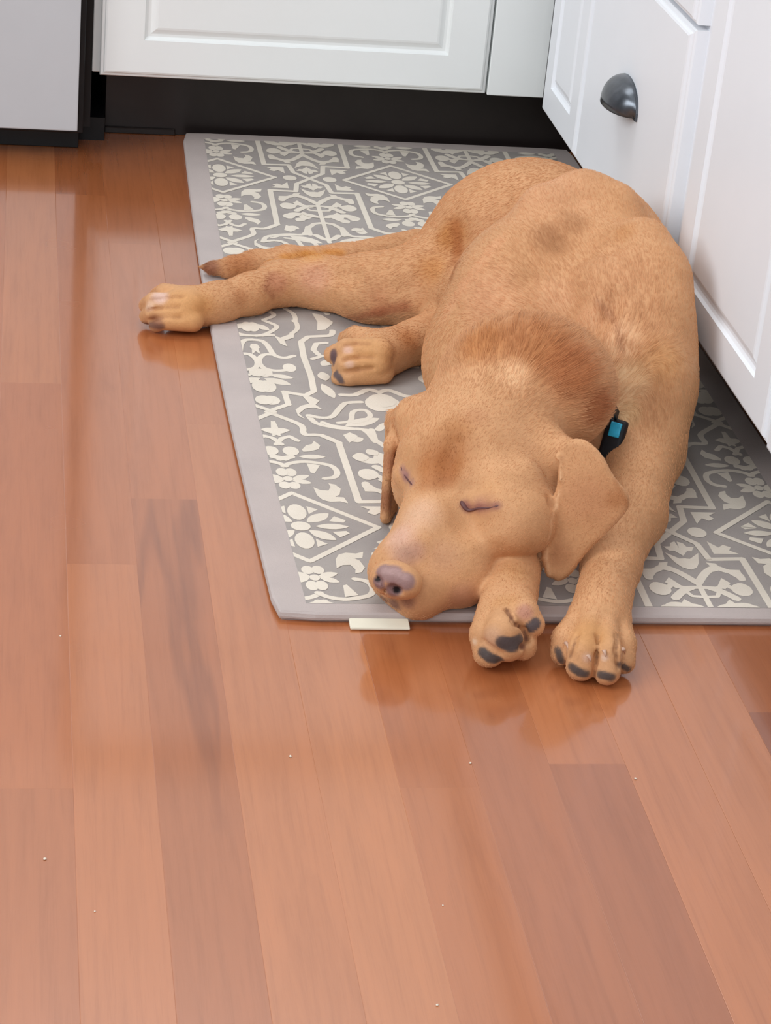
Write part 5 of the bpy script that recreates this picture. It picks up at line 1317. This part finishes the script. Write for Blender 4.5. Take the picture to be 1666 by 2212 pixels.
FLOW = [
(0.295,1.541,0.062,0.49,0.82,0.29),
(0.306,1.560,0.069,0.49,0.82,0.29),
(0.317,1.579,0.076,0.49,0.80,0.34),
(0.331,1.602,0.085,0.49,0.80,0.34),
(0.345,1.624,0.095,0.42,0.48,0.77),
(0.355,1.635,0.112,0.42,0.48,0.77),
(0.364,1.646,0.130,0.52,0.78,0.34),
(0.379,1.668,0.139,0.52,0.78,0.34),
(0.393,1.689,0.149,0.43,0.75,0.50),
(0.405,1.710,0.163,0.43,0.75,0.50),
(0.418,1.732,0.177,0.28,0.94,-0.17),
(0.441,1.813,0.162,0.28,0.94,-0.17),
(0.355,1.569,0.061,0.74,0.26,0.61),
(0.369,1.574,0.073,0.74,0.26,0.61),
(0.384,1.579,0.085,0.66,0.53,0.53),
(0.398,1.590,0.096,0.66,0.53,0.53),
(0.329,1.554,0.035,0.92,0.26,0.30),
(0.342,1.558,0.040,0.92,0.26,0.30),
(0.315,1.676,0.090,0.38,0.54,0.75),
(0.323,1.688,0.106,0.38,0.54,0.75),
(0.331,1.699,0.122,0.47,0.82,0.33),
(0.346,1.725,0.132,0.47,0.82,0.33),
(0.448,1.694,0.127,0.87,0.45,0.20),
(0.467,1.704,0.132,0.87,0.45,0.20),
(0.421,1.654,0.120,0.61,0.79,0.07),
(0.439,1.678,0.122,0.61,0.79,0.07),
(0.447,1.711,0.162,0.71,0.70,0.13),
(0.469,1.733,0.166,0.71,0.70,0.13),
(0.372,1.728,0.152,0.15,0.96,-0.23),
(0.387,1.827,0.128,0.15,0.96,-0.23),
(0.486,1.718,0.147,0.42,0.87,-0.25),
(0.509,1.766,0.133,0.42,0.87,-0.25),
(0.441,1.604,0.123,0.09,-0.17,-0.98),
(0.444,1.598,0.087,0.09,-0.17,-0.98),
(0.466,1.591,0.113,-0.07,-0.06,-1.00),
(0.465,1.590,0.093,-0.07,-0.06,-1.00),
(0.316,1.739,0.094,0.02,-0.28,-0.96),
(0.317,1.729,0.060,0.02,-0.28,-0.96),
(0.540,1.807,0.114,0.63,0.41,0.66),
(0.557,1.818,0.132,0.63,0.41,0.66),
(0.530,1.829,0.136,0.31,0.56,0.77),
(0.537,1.841,0.153,0.31,0.56,0.77),
(0.544,1.854,0.170,-0.07,0.91,0.42),
(0.542,1.880,0.183,-0.07,0.91,0.42),
(0.540,1.906,0.195,-0.18,0.97,0.19),
(0.532,1.946,0.202,-0.18,0.97,0.19),
(0.504,1.879,0.159,-0.20,0.91,0.36),
(0.498,1.908,0.170,-0.20,0.91,0.36),
(0.491,1.936,0.182,-0.39,0.82,0.42),
(0.483,1.954,0.191,-0.39,0.82,0.42),
(0.457,1.902,0.153,-0.68,0.73,0.07),
(0.441,1.919,0.155,-0.68,0.73,0.07),
(0.410,1.939,0.132,0.06,0.94,-0.34),
(0.416,2.022,0.102,0.06,0.94,-0.34),
(0.575,1.847,0.174,0.03,0.81,0.59),
(0.576,1.866,0.189,0.03,0.81,0.59),
(0.577,1.886,0.204,-0.02,1.00,0.04),
(0.576,1.936,0.206,-0.02,1.00,0.04),
(0.529,2.011,0.225,0.01,0.97,-0.24),
(0.530,2.092,0.205,0.01,0.97,-0.24),
(0.531,2.172,0.185,-0.90,-0.35,-0.27),
(0.506,2.162,0.177,-0.90,-0.35,-0.27),
(0.480,2.144,0.163,-0.75,0.18,-0.64),
(0.463,2.148,0.149,-0.75,0.18,-0.64),
(0.446,2.147,0.126,-0.79,0.22,-0.57),
(0.429,2.152,0.114,-0.79,0.22,-0.57),
(0.411,2.147,0.095,-0.78,0.30,-0.55),
(0.392,2.154,0.081,-0.78,0.30,-0.55),
(0.369,2.162,0.063,-0.80,0.55,-0.24),
(0.347,2.176,0.056,-0.80,0.55,-0.24),
(0.317,2.197,0.047,-1.00,-0.04,-0.02),
(0.288,2.195,0.047,-1.00,-0.04,-0.02),
(0.248,2.184,0.040,-0.91,-0.38,-0.14),
(0.222,2.173,0.036,-0.91,-0.38,-0.14),
(0.190,2.159,0.032,-1.00,0.08,-0.06),
(0.169,2.160,0.031,-1.00,0.08,-0.06),
(0.421,2.105,0.071,-0.67,0.68,-0.29),
(0.403,2.123,0.064,-0.67,0.68,-0.29),
(0.382,2.047,0.045,-0.87,-0.49,-0.08),
(0.358,2.033,0.042,-0.87,-0.49,-0.08),
(0.319,2.232,0.065,-0.55,0.76,-0.34),
(0.299,2.261,0.052,-0.55,0.76,-0.34),
(0.266,2.233,0.057,-0.62,0.68,-0.38),
(0.238,2.264,0.040,-0.62,0.68,-0.38),
(0.568,1.804,0.125,0.08,-0.50,-0.86),
(0.570,1.791,0.104,0.08,-0.50,-0.86),
(0.563,1.783,0.090,-0.19,-0.93,-0.31),
(0.557,1.749,0.078,-0.19,-0.93,-0.31),
(0.540,1.710,0.070,-0.36,-0.92,-0.16),
(0.526,1.674,0.063,-0.36,-0.92,-0.16),
(0.507,1.634,0.059,-0.39,-0.92,-0.04),
(0.486,1.585,0.057,-0.39,-0.92,-0.04),
(0.465,1.537,0.055,-0.27,-0.91,-0.33),
(0.456,1.505,0.043,-0.27,-0.91,-0.33),
(0.399,1.579,0.052,-0.21,-0.98,-0.08),
(0.392,1.549,0.050,-0.21,-0.98,-0.08),
(0.386,1.519,0.047,-0.24,-0.94,-0.25),
(0.381,1.499,0.042,-0.24,-0.94,-0.25),
(0.395,1.933,0.097,-0.22,-0.22,-0.95),
(0.392,1.930,0.082,-0.22,-0.22,-0.95),
(0.434,1.484,0.034,-0.03,-0.61,-0.80),
(0.434,1.478,0.026,-0.03,-0.61,-0.80),
(0.467,1.504,0.040,0.02,-0.89,-0.46),
(0.468,1.489,0.032,0.02,-0.89,-0.46),
]
HAIR_LENGTH = [
(0.428,1.749,0.187,0.043,0.0160),
(0.461,1.726,0.172,0.035,0.0150),
(0.487,1.714,0.136,0.027,0.0140),
(0.384,1.759,0.169,0.031,0.0130),
(0.537,1.824,0.134,0.029,0.0120),
(0.544,1.798,0.105,0.025,0.0120),
(0.536,1.858,0.169,0.033,0.0100),
(0.486,1.901,0.163,0.051,0.0090),
(0.317,1.579,0.076,0.048,0.0016),
(0.359,1.614,0.096,0.045,0.0019),
(0.384,1.577,0.078,0.029,0.0018),
(0.380,1.649,0.133,0.041,0.0034),
(0.318,1.661,0.080,0.027,0.0018),
(0.340,1.559,0.041,0.033,0.0016),
(0.411,1.702,0.152,0.027,0.0080),
(0.456,1.591,0.101,0.044,0.0018),
(0.441,1.594,0.049,0.023,0.0018),
(0.315,1.714,0.072,0.023,0.0030),
(0.319,1.719,0.025,0.020,0.0030),
(0.447,1.474,0.032,0.039,0.0018),
(0.376,1.481,0.039,0.039,0.0018),
(0.474,1.560,0.055,0.033,0.0045),
(0.517,1.644,0.058,0.031,0.0050),
(0.397,1.571,0.052,0.018,0.0040),
(0.162,2.156,0.027,0.052,0.0020),
(0.229,2.177,0.037,0.043,0.0040),
(0.298,2.204,0.049,0.043,0.0050),
(0.333,2.019,0.040,0.045,0.0022),
(0.229,2.286,0.028,0.054,0.0060),
(0.381,2.154,0.071,0.057,0.0060),
]
BARE = [
(0.1575,2.1589,0.0287,0.0352),
(0.1343,2.1614,0.0269,0.0187),
(0.3284,2.0191,0.0399,0.0278),
(0.3113,2.0201,0.0292,0.0180),
(0.4436,1.4739,0.0320,0.0256),
(0.4496,1.4666,0.0241,0.0249),
(0.3762,1.4814,0.0394,0.0255),
(0.3787,1.4788,0.0287,0.0177),
(0.3055,1.5387,0.0597,0.0216),
(0.3286,1.5515,0.0323,0.0164),
(0.3606,1.5613,0.0273,0.0147),
(0.3694,1.5964,0.0903,0.0133),
(0.3213,1.6568,0.0865,0.0114),
(0.2895,1.5414,0.0600,0.0094),
(0.2989,1.5339,0.0532,0.0122),
(0.3071,1.5338,0.0550,0.0079),
(0.2832,1.5438,0.0525,0.0058),
(0.2948,1.5415,0.0621,0.0086),
(0.3613,1.6020,0.0869,0.0033),
(0.3676,1.5963,0.0887,0.0026),
(0.3757,1.5906,0.0921,0.0026),
(0.3820,1.5864,0.0960,0.0022),
(0.3194,1.6589,0.0855,0.0030),
(0.3221,1.6420,0.0871,0.0030),
(0.3795,1.4789,0.0319,0.0099),
(0.3656,1.4838,0.0186,0.0071),
(0.4005,1.4989,0.0378,0.0079),
(0.4229,1.4914,0.0167,0.0047),
(0.4313,1.4691,0.0142,0.0064),
(0.4517,1.4615,0.0156,0.0064),
(0.4710,1.4788,0.0120,0.0043),
(0.3087,2.0315,0.0330,0.0063),
(0.3117,2.0139,0.0197,0.0058),
(0.3917,1.4907,0.0247,0.0050),
(0.3040,1.5565,0.0250,0.0044),
]
CLAWS = [((0.4263,1.4884,0.0255),(0.4263,1.4804,0.0240)),((0.4396,1.4713,0.0245),(0.4416,1.4689,0.0194)),((0.4513,1.4696,0.0297),(0.4520,1.4666,0.0249)),((0.4682,1.4764,0.0279),(0.4718,1.4816,0.0187)),]
SUB = 4
COLLAR_PATH = [(0.4495,1.7791,0.1763),(0.4543,1.7765,0.1779),(0.4573,1.7738,0.1780),(0.4598,1.7709,0.1774),(0.4626,1.7678,0.1770),(0.4662,1.7647,0.1773),(0.4700,1.7615,0.1778),(0.4737,1.7580,0.1777),(0.4772,1.7542,0.1761),(0.4804,1.7497,0.1727),(0.4835,1.7446,0.1678),(0.4864,1.7397,0.1623),(0.4893,1.7359,0.1569),(0.4918,1.7322,0.1520),(0.4940,1.7284,0.1472),(0.4966,1.7270,0.1415),(0.5004,1.7300,0.1341),(0.5067,1.7409,0.1232),(0.5146,1.7575,0.1100),(0.5221,1.7740,0.0971),(0.5272,1.7847,0.0875),(0.5289,1.7873,0.0824),(0.5285,1.7850,0.0802),(0.5271,1.7807,0.0792),(0.5261,1.7771,0.0774),(0.5259,1.7743,0.0747),(0.5258,1.7710,0.0720),(0.5250,1.7681,0.0691),(0.5225,1.7665,0.0659),(0.5183,1.7664,0.0620),(0.5128,1.7675,0.0575),(0.5058,1.7694,0.0533),(0.4970,1.7720,0.0500),(0.4858,1.7760,0.0472),(0.4725,1.7813,0.0446),(0.4585,1.7865,0.0435),(0.4450,1.7900,0.0450),(0.4314,1.7913,0.0498),(0.4172,1.7911,0.0572),(0.4044,1.7904,0.0660),(0.3950,1.7900,0.0750),(0.3894,1.7900,0.0843),(0.3867,1.7901,0.0944),(0.3864,1.7901,0.1048),(0.3880,1.7900,0.1150),(0.3922,1.7898,0.1254),(0.3989,1.7896,0.1362),(0.4069,1.7890,0.1463),(0.4150,1.7880,0.1550),(0.4236,1.7863,0.1621),(0.4331,1.7841,0.1681),(0.4422,1.7817,0.1728)]
COLLAR_NORMAL = [(0.1407,0.3362,0.9312),(0.1808,0.2791,0.9431),(0.2205,0.2200,0.9503),(0.2590,0.1597,0.9526),(0.2959,0.0992,0.9501),(0.3326,0.0482,0.9419),(0.3682,-0.0034,0.9297),(0.4023,-0.0551,0.9138),(0.4346,-0.1061,0.8944),(0.4958,-0.2044,0.8440),(0.5508,-0.3026,0.7779),(0.5964,-0.3956,0.6984),(0.6308,-0.4792,0.6103),(0.6787,-0.5270,0.5115),(0.7180,-0.5683,0.4019),(0.7462,-0.6010,0.2863),(0.7628,-0.6239,0.1699),(0.6130,-0.7181,0.3294),(0.3980,-0.7759,0.4895),(0.1531,-0.7753,0.6128),(-0.0696,-0.7274,0.6827),(-0.1005,-0.7234,0.6831),(-0.1314,-0.7187,0.6828),(-0.1622,-0.7133,0.6818),(-0.1927,-0.7072,0.6803),(-0.3357,-0.6301,0.7002),(-0.4774,-0.5300,0.7008),(-0.6047,-0.4140,0.6804),(-0.7082,-0.2931,0.6424),(-0.6265,-0.5759,0.5251),(-0.1756,-0.9838,0.0351),(0.3824,-0.7917,-0.4764),(0.5553,-0.5633,-0.6118),(0.4106,-0.5638,-0.7166),(0.2407,-0.5444,-0.8035),(0.0620,-0.5050,-0.8609),(-0.1066,-0.4515,-0.8859),(-0.3126,-0.4790,-0.8202),(-0.5253,-0.4828,-0.7007),(-0.7066,-0.4579,-0.5394),(-0.8333,-0.4125,-0.3680),(-0.8770,-0.4216,-0.2307),(-0.9031,-0.4216,-0.0821),(-0.9086,-0.4120,0.0684),(-0.8945,-0.3941,0.2109),(-0.8331,-0.4171,0.3634),(-0.7427,-0.4289,0.5142),(-0.6293,-0.4273,0.6492),(-0.5045,-0.4137,0.7578),(-0.3812,-0.2513,0.8897),(-0.2104,-0.0448,0.9766),(-0.0229,0.1652,0.9860)]
CASE = ((0.5204,1.7662,0.0702),(-0.2297,-0.3215,-0.9186),(-0.5236,-0.7548,0.3951))
LID_LINES = [[(0.3565,1.6088,0.0896,0.00190),(0.3589,1.6039,0.0871,0.00250),(0.3615,1.6015,0.0842,0.00180),(0.3653,1.5988,0.0865,0.00120),(0.3690,1.5961,0.0896,0.00100),(0.3732,1.5913,0.0917,0.00100),(0.3778,1.5889,0.0939,0.00090),(0.3815,1.5863,0.0964,0.00090),(0.3856,1.5864,0.0973,0.00130),],[(0.3163,1.6677,0.0909,0.00070),(0.3183,1.6632,0.0872,0.00090),(0.3208,1.6573,0.0846,0.00100),(0.3221,1.6420,0.0871,0.00120),(0.3238,1.6360,0.0875,0.00080),],]
CRUMBS = [(0.0397,1.5408,0.00080),(0.0264,1.2474,0.00110),(0.2011,1.3708,0.00100),(0.4494,1.3411,0.00090),(0.2637,1.0916,0.00090),(0.3311,1.3615,0.00090),(0.0576,1.1901,0.00060),(0.2835,1.1923,0.00060)]
# ---------------- coat hair ----------------
def coat():
    T = np.concatenate([Q[:, [0, 1, 2]], Q[:, [0, 2, 3]]])
    A = V[T[:, 1]] - V[T[:, 0]]; B = V[T[:, 2]] - V[T[:, 0]]; ar = np.linalg.norm(np.cross(A, B), axis=1) / 2
    n = 180000
    ti = rng.choice(len(T), n, p=ar / ar.sum()); u = rng.random(n); v = rng.random(n); f = u + v > 1; u[f] = 1 - u[f]; v[f] = 1 - v[f]
    P = V[T[ti, 0]] + A[ti] * u[:, None] + B[ti] * v[:, None]
    N = VN[T[ti, 0]] * (1 - u - v)[:, None] + VN[T[ti, 1]] * u[:, None] + VN[T[ti, 2]] * v[:, None]
    N /= np.linalg.norm(N, axis=1, keepdims=True) + 1e-9
    K = DCOL[T[ti, 0]]
    keep = (P[:, 2] > 0.012) | ((P[:, 2] > 0.004) & ((P[:, 0] < RX0 - 0.01) | (P[:, 1] < RY0)))
    for bx, by, bz, r in BARE: keep &= np.linalg.norm(P - (bx, by, bz), axis=1) > r
    P, N, K = P[keep], N[keep], K[keep]; n = len(P)
    W = np.zeros(n); Dv = np.zeros((n, 3))
    for a in FLOW:
        w_ = 1 / (((P - a[:3]) ** 2).sum(1) + 0.0002) ** 2; Dv += w_[:, None] * np.array(a[3:]); W += w_
    Dv /= W[:, None]
    W = np.full(n, 1 / 0.0060 ** 2); L = np.full(n, 0.0052) / 0.0060 ** 2
    for x, y, z, r, l in HAIR_LENGTH:
        w_ = np.exp(-((P - (x, y, z)) ** 2).sum(1) / (r * 0.75) ** 2) * 20 / 0.006 ** 2; W += w_; L += w_ * l
    L = L / W * rng.uniform(0.7, 1.2, n)
    # clumping: nearby hairs share a small sideways lean
    cl = np.floor(P / 0.006 + 0.15 * rng.standard_normal((n, 3))).astype(np.int64); hsh = (cl * (73856093, 19349663, 83492791)).sum(1) & 0xffff
    tb = rng.standard_normal((65536, 3)); Dv = Dv + 0.07 * tb[hsh] + 0.06 * rng.standard_normal((n, 3))
    Dv -= N * (Dv * N).sum(1)[:, None]; Dv /= np.linalg.norm(Dv, axis=1, keepdims=True) + 1e-9
    lift = np.clip(0.17 + 0.05 * rng.standard_normal(n) + (L > 0.010) * 0.12, 0.12, 0.7)[:, None]
    p1 = P + (Dv * 0.45 + N * lift * 0.40) * L[:, None]; p2 = P + (Dv * 0.96 + N * lift * 0.42) * L[:, None]
    pts = np.stack([P - N * 0.0004, p1, p2], 1)
    pts[..., 2] = np.maximum(pts[..., 2], 0.0008)
    pts[..., 0] = np.where(pts[..., 2] > 0.08, np.minimum(pts[..., 0], 0.6346), pts[..., 0])
    tone = (0.93 + 0.16 * (tb[hsh, 0] * 0.35 + 0.5 * rng.standard_normal(n)))[:, None]
    col = np.clip(K * (1.0 + 0.06 * (tone - 0.93) / 0.16) * 1.12, 0, 1)
    hc = bpy.data.hair_curves.new('fur'); hc.add_curves([3] * n)
    hc.attributes['position'].data.foreach_set('vector', pts.astype(np.float32).ravel()) if 'position' in hc.attributes else hc.position_data.foreach_set('vector', pts.astype(np.float32).ravel())
    ra = hc.attributes.get('radius') or hc.attributes.new('radius', 'FLOAT', 'POINT')
    ra.data.foreach_set('value', np.tile(np.array([0.00013, 0.00011, 0.00002], np.float32), n))
    c_ = hc.attributes.new('coat', 'FLOAT_COLOR', 'CURVE'); c_.data.foreach_set('color', np.concatenate([col, np.ones((n, 1))], 1).astype(np.float32).ravel())
    t = NT('fur_strands'); a = t.n('ShaderNodeAttribute', attribute_name='coat'); t.l(a, 0, t.b, 'Base Color')
    t.b.inputs['Roughness'].default_value = 0.55; t.b.inputs['Specular IOR Level'].default_value = 0.3
    hc.materials.append(t.m)
    o = bpy.data.objects.new('fur', hc); C.objects.link(o); o.parent = body; o['kind'] = 'stuff'
    return n
print('hairs', coat())
# claws
M_claw = plain('pale_claw', lin(196, 160, 138), 0.35, 0.5, var=0.08)
for a, b in CLAWS:
    a = np.array(a); b = np.array(b); d = b - a; Lc = np.linalg.norm(d); d /= Lc
    bm = bmesh.new(); nn = 10; rows = []
    up_ = np.array((0, 0, 1.0)); sd = np.cross(d, up_); sd /= np.linalg.norm(sd); nu = np.cross(sd, d)
    for j in range(7):
        s_ = j / 6; r = 0.0015 * (1 - s_ ** 1.6) + 0.0002; c = a - d * 0.003 + nu * (0.0005 + 0.0018 * math.sin(s_ * 2.2)) + d * (Lc + 0.0) * s_
        rows.append([bm.verts.new(c + sd * r * math.cos(q * 2 * math.pi / nn) + nu * r * math.sin(q * 2 * math.pi / nn)) for q in range(nn)])
    for p, q in zip(rows[:-1], rows[1:]):
        for k in range(nn): bm.faces.new((p[k], p[(k + 1) % nn], q[(k + 1) % nn], q[k]))
    bm.faces.new(rows[-1]); bm.faces.new(rows[0][::-1]); bmesh.ops.recalc_face_normals(bm, faces=bm.faces)
    obj('claw', bm, M_claw, dog, True)

# ---------------- collar ----------------
def collar():
    P = [Vector(p) for p in COLLAR_PATH]; Nn = [Vector(n) for n in COLLAR_NORMAL]
    m = len(P); M_nyl = plain('black_nylon', lin(16, 18, 24), 0.6, 0.4, var=0.3, nscale=300); M_cy = plain('cyan_patch', lin(50, 185, 225), 0.4, 0.5, var=0.2, nscale=120)
    M_bl = plain('pale_blue_webbing', lin(120, 150, 200), 0.6, 0.3, var=0.1, nscale=200)
    def band(name, i0, i1, w, th, mat, parent, lift, **kw):
        bm = bmesh.new(); rows = []
        for i in range(i0, i1 + 1):
            T = (P[(i + 1) % m] - P[(i - 1) % m]).normalized(); N = Nn[i % m]; N = (N - T * N.dot(T)).normalized(); B = T.cross(N)
            c = P[i % m] + N * lift
            rows.append([bm.verts.new(c + B * (w / 2 * a) + N * (th / 2 * b)) for a, b in ((-1, -.6), (-.9, -1), (.9, -1), (1, -.6), (1, .6), (.9, 1), (-.9, 1), (-1, .6))])
        cyc = i1 - i0 == m
        if cyc: 
            for v in rows[-1]: bm.verts.remove(v)
            rows[-1] = rows[0]
        for a, b in zip(rows[:-1], rows[1:]):
            for k in range(8): bm.faces.new((a[k], a[(k + 1) % 8], b[(k + 1) % 8], b[k]))
        if not cyc: bm.faces.new(rows[0]); bm.faces.new(rows[-1][::-1])
        bmesh.ops.recalc_face_normals(bm, faces=bm.faces)
        return obj(name, bm, mat, parent, True, **kw)
    c = band('collar', 0, m, 0.012, 0.0024, M_bl, dog, 0.0, label='black and pale blue dog collar mostly hidden in the ruff')
    c.data.materials.append(M_nyl)
    for f in c.data.polygons:
        if f.center.z < 0.150 or f.center.x < 0.44: f.material_index = 1
    cc, T, N = (Vector(q) for q in CASE); B = T.cross(N)
    def slab(name, c, l, w_, d_, bev, mat, parent, **kw):
        bm = bmesh.new(); box(bm, -l / 2, l / 2, -w_ / 2, w_ / 2, -d_ / 2, d_ / 2, bev, 3)
        R3 = Matrix((T, B, N)).transposed()
        for v in bm.verts:
            v.co.z -= 6.0 * v.co.x ** 2; v.co = R3 @ v.co + c
        return obj(name, bm, mat, parent, True, **kw)
    bk = slab('tracker_case', cc, 0.044, 0.0185, 0.010, 0.0035, M_nyl, c, label='black plastic case on the collar')
    slab('reflector', cc - T * 0.0125 + N * 0.0040 - B * 0.001, 0.013, 0.010, 0.003, 0.001, M_cy, bk, label='bright cyan patch')
collar()
M_lid = plain('dark_lid_margin', lin(96, 58, 56), 0.5, 0.4, var=0.15, nscale=300)
for L_ in LID_LINES:
    bm = bmesh.new(); rows = []; Pq = [Vector(q[:3]) for q in L_]
    for i, q in enumerate(L_):
        Tq = (Pq[min(i + 1, len(Pq) - 1)] - Pq[max(i - 1, 0)]).normalized(); Nq = Vector((-0.1, -0.7, 0.7)).normalized(); Nq = (Nq - Tq * Nq.dot(Tq)).normalized(); Bq = Tq.cross(Nq)
        rows.append([bm.verts.new(Pq[i] - Nq * 0.0002 + Bq * (q[3] * math.cos(k * math.pi / 4)) + Nq * (q[3] * 0.8 * math.sin(k * math.pi / 4))) for k in range(8)])
    for a, b in zip(rows[:-1], rows[1:]):
        for k in range(8): bm.faces.new((a[k], a[(k + 1) % 8], b[(k + 1) % 8], b[k]))
    bm.faces.new(rows[0]); bm.faces.new(rows[-1][::-1]); bmesh.ops.recalc_face_normals(bm, faces=bm.faces)
    o = obj('closed_eyelid', bm, M_lid, dog, True); md = o.modifiers.new('round', 'SUBSURF'); md.levels = md.render_levels = 2
# ---------------- crumbs ----------------
M_crumb = plain('crumb_white', lin(226, 214, 196), 0.7, 0.3, var=0.1, nscale=400)
for k, (x, y, r) in enumerate(CRUMBS):
    bm = bmesh.new(); bmesh.ops.create_icosphere(bm, subdivisions=2, radius=r)
    for v in bm.verts:
        v.co *= 1 + 0.5 * noise.noise(v.co * 900 + Vector((k, 0, 0))); v.co.z *= 0.6
    z0 = min(v.co.z for v in bm.verts)
    for v in bm.verts: v.co.z -= z0
    o = obj('crumb', bm, M_crumb, None, True, label='tiny pale crumb lying on the orange wooden floor', category='crumb', group='crumbs scattered on the wooden floor'); o.location = (x, y, 0.00005)
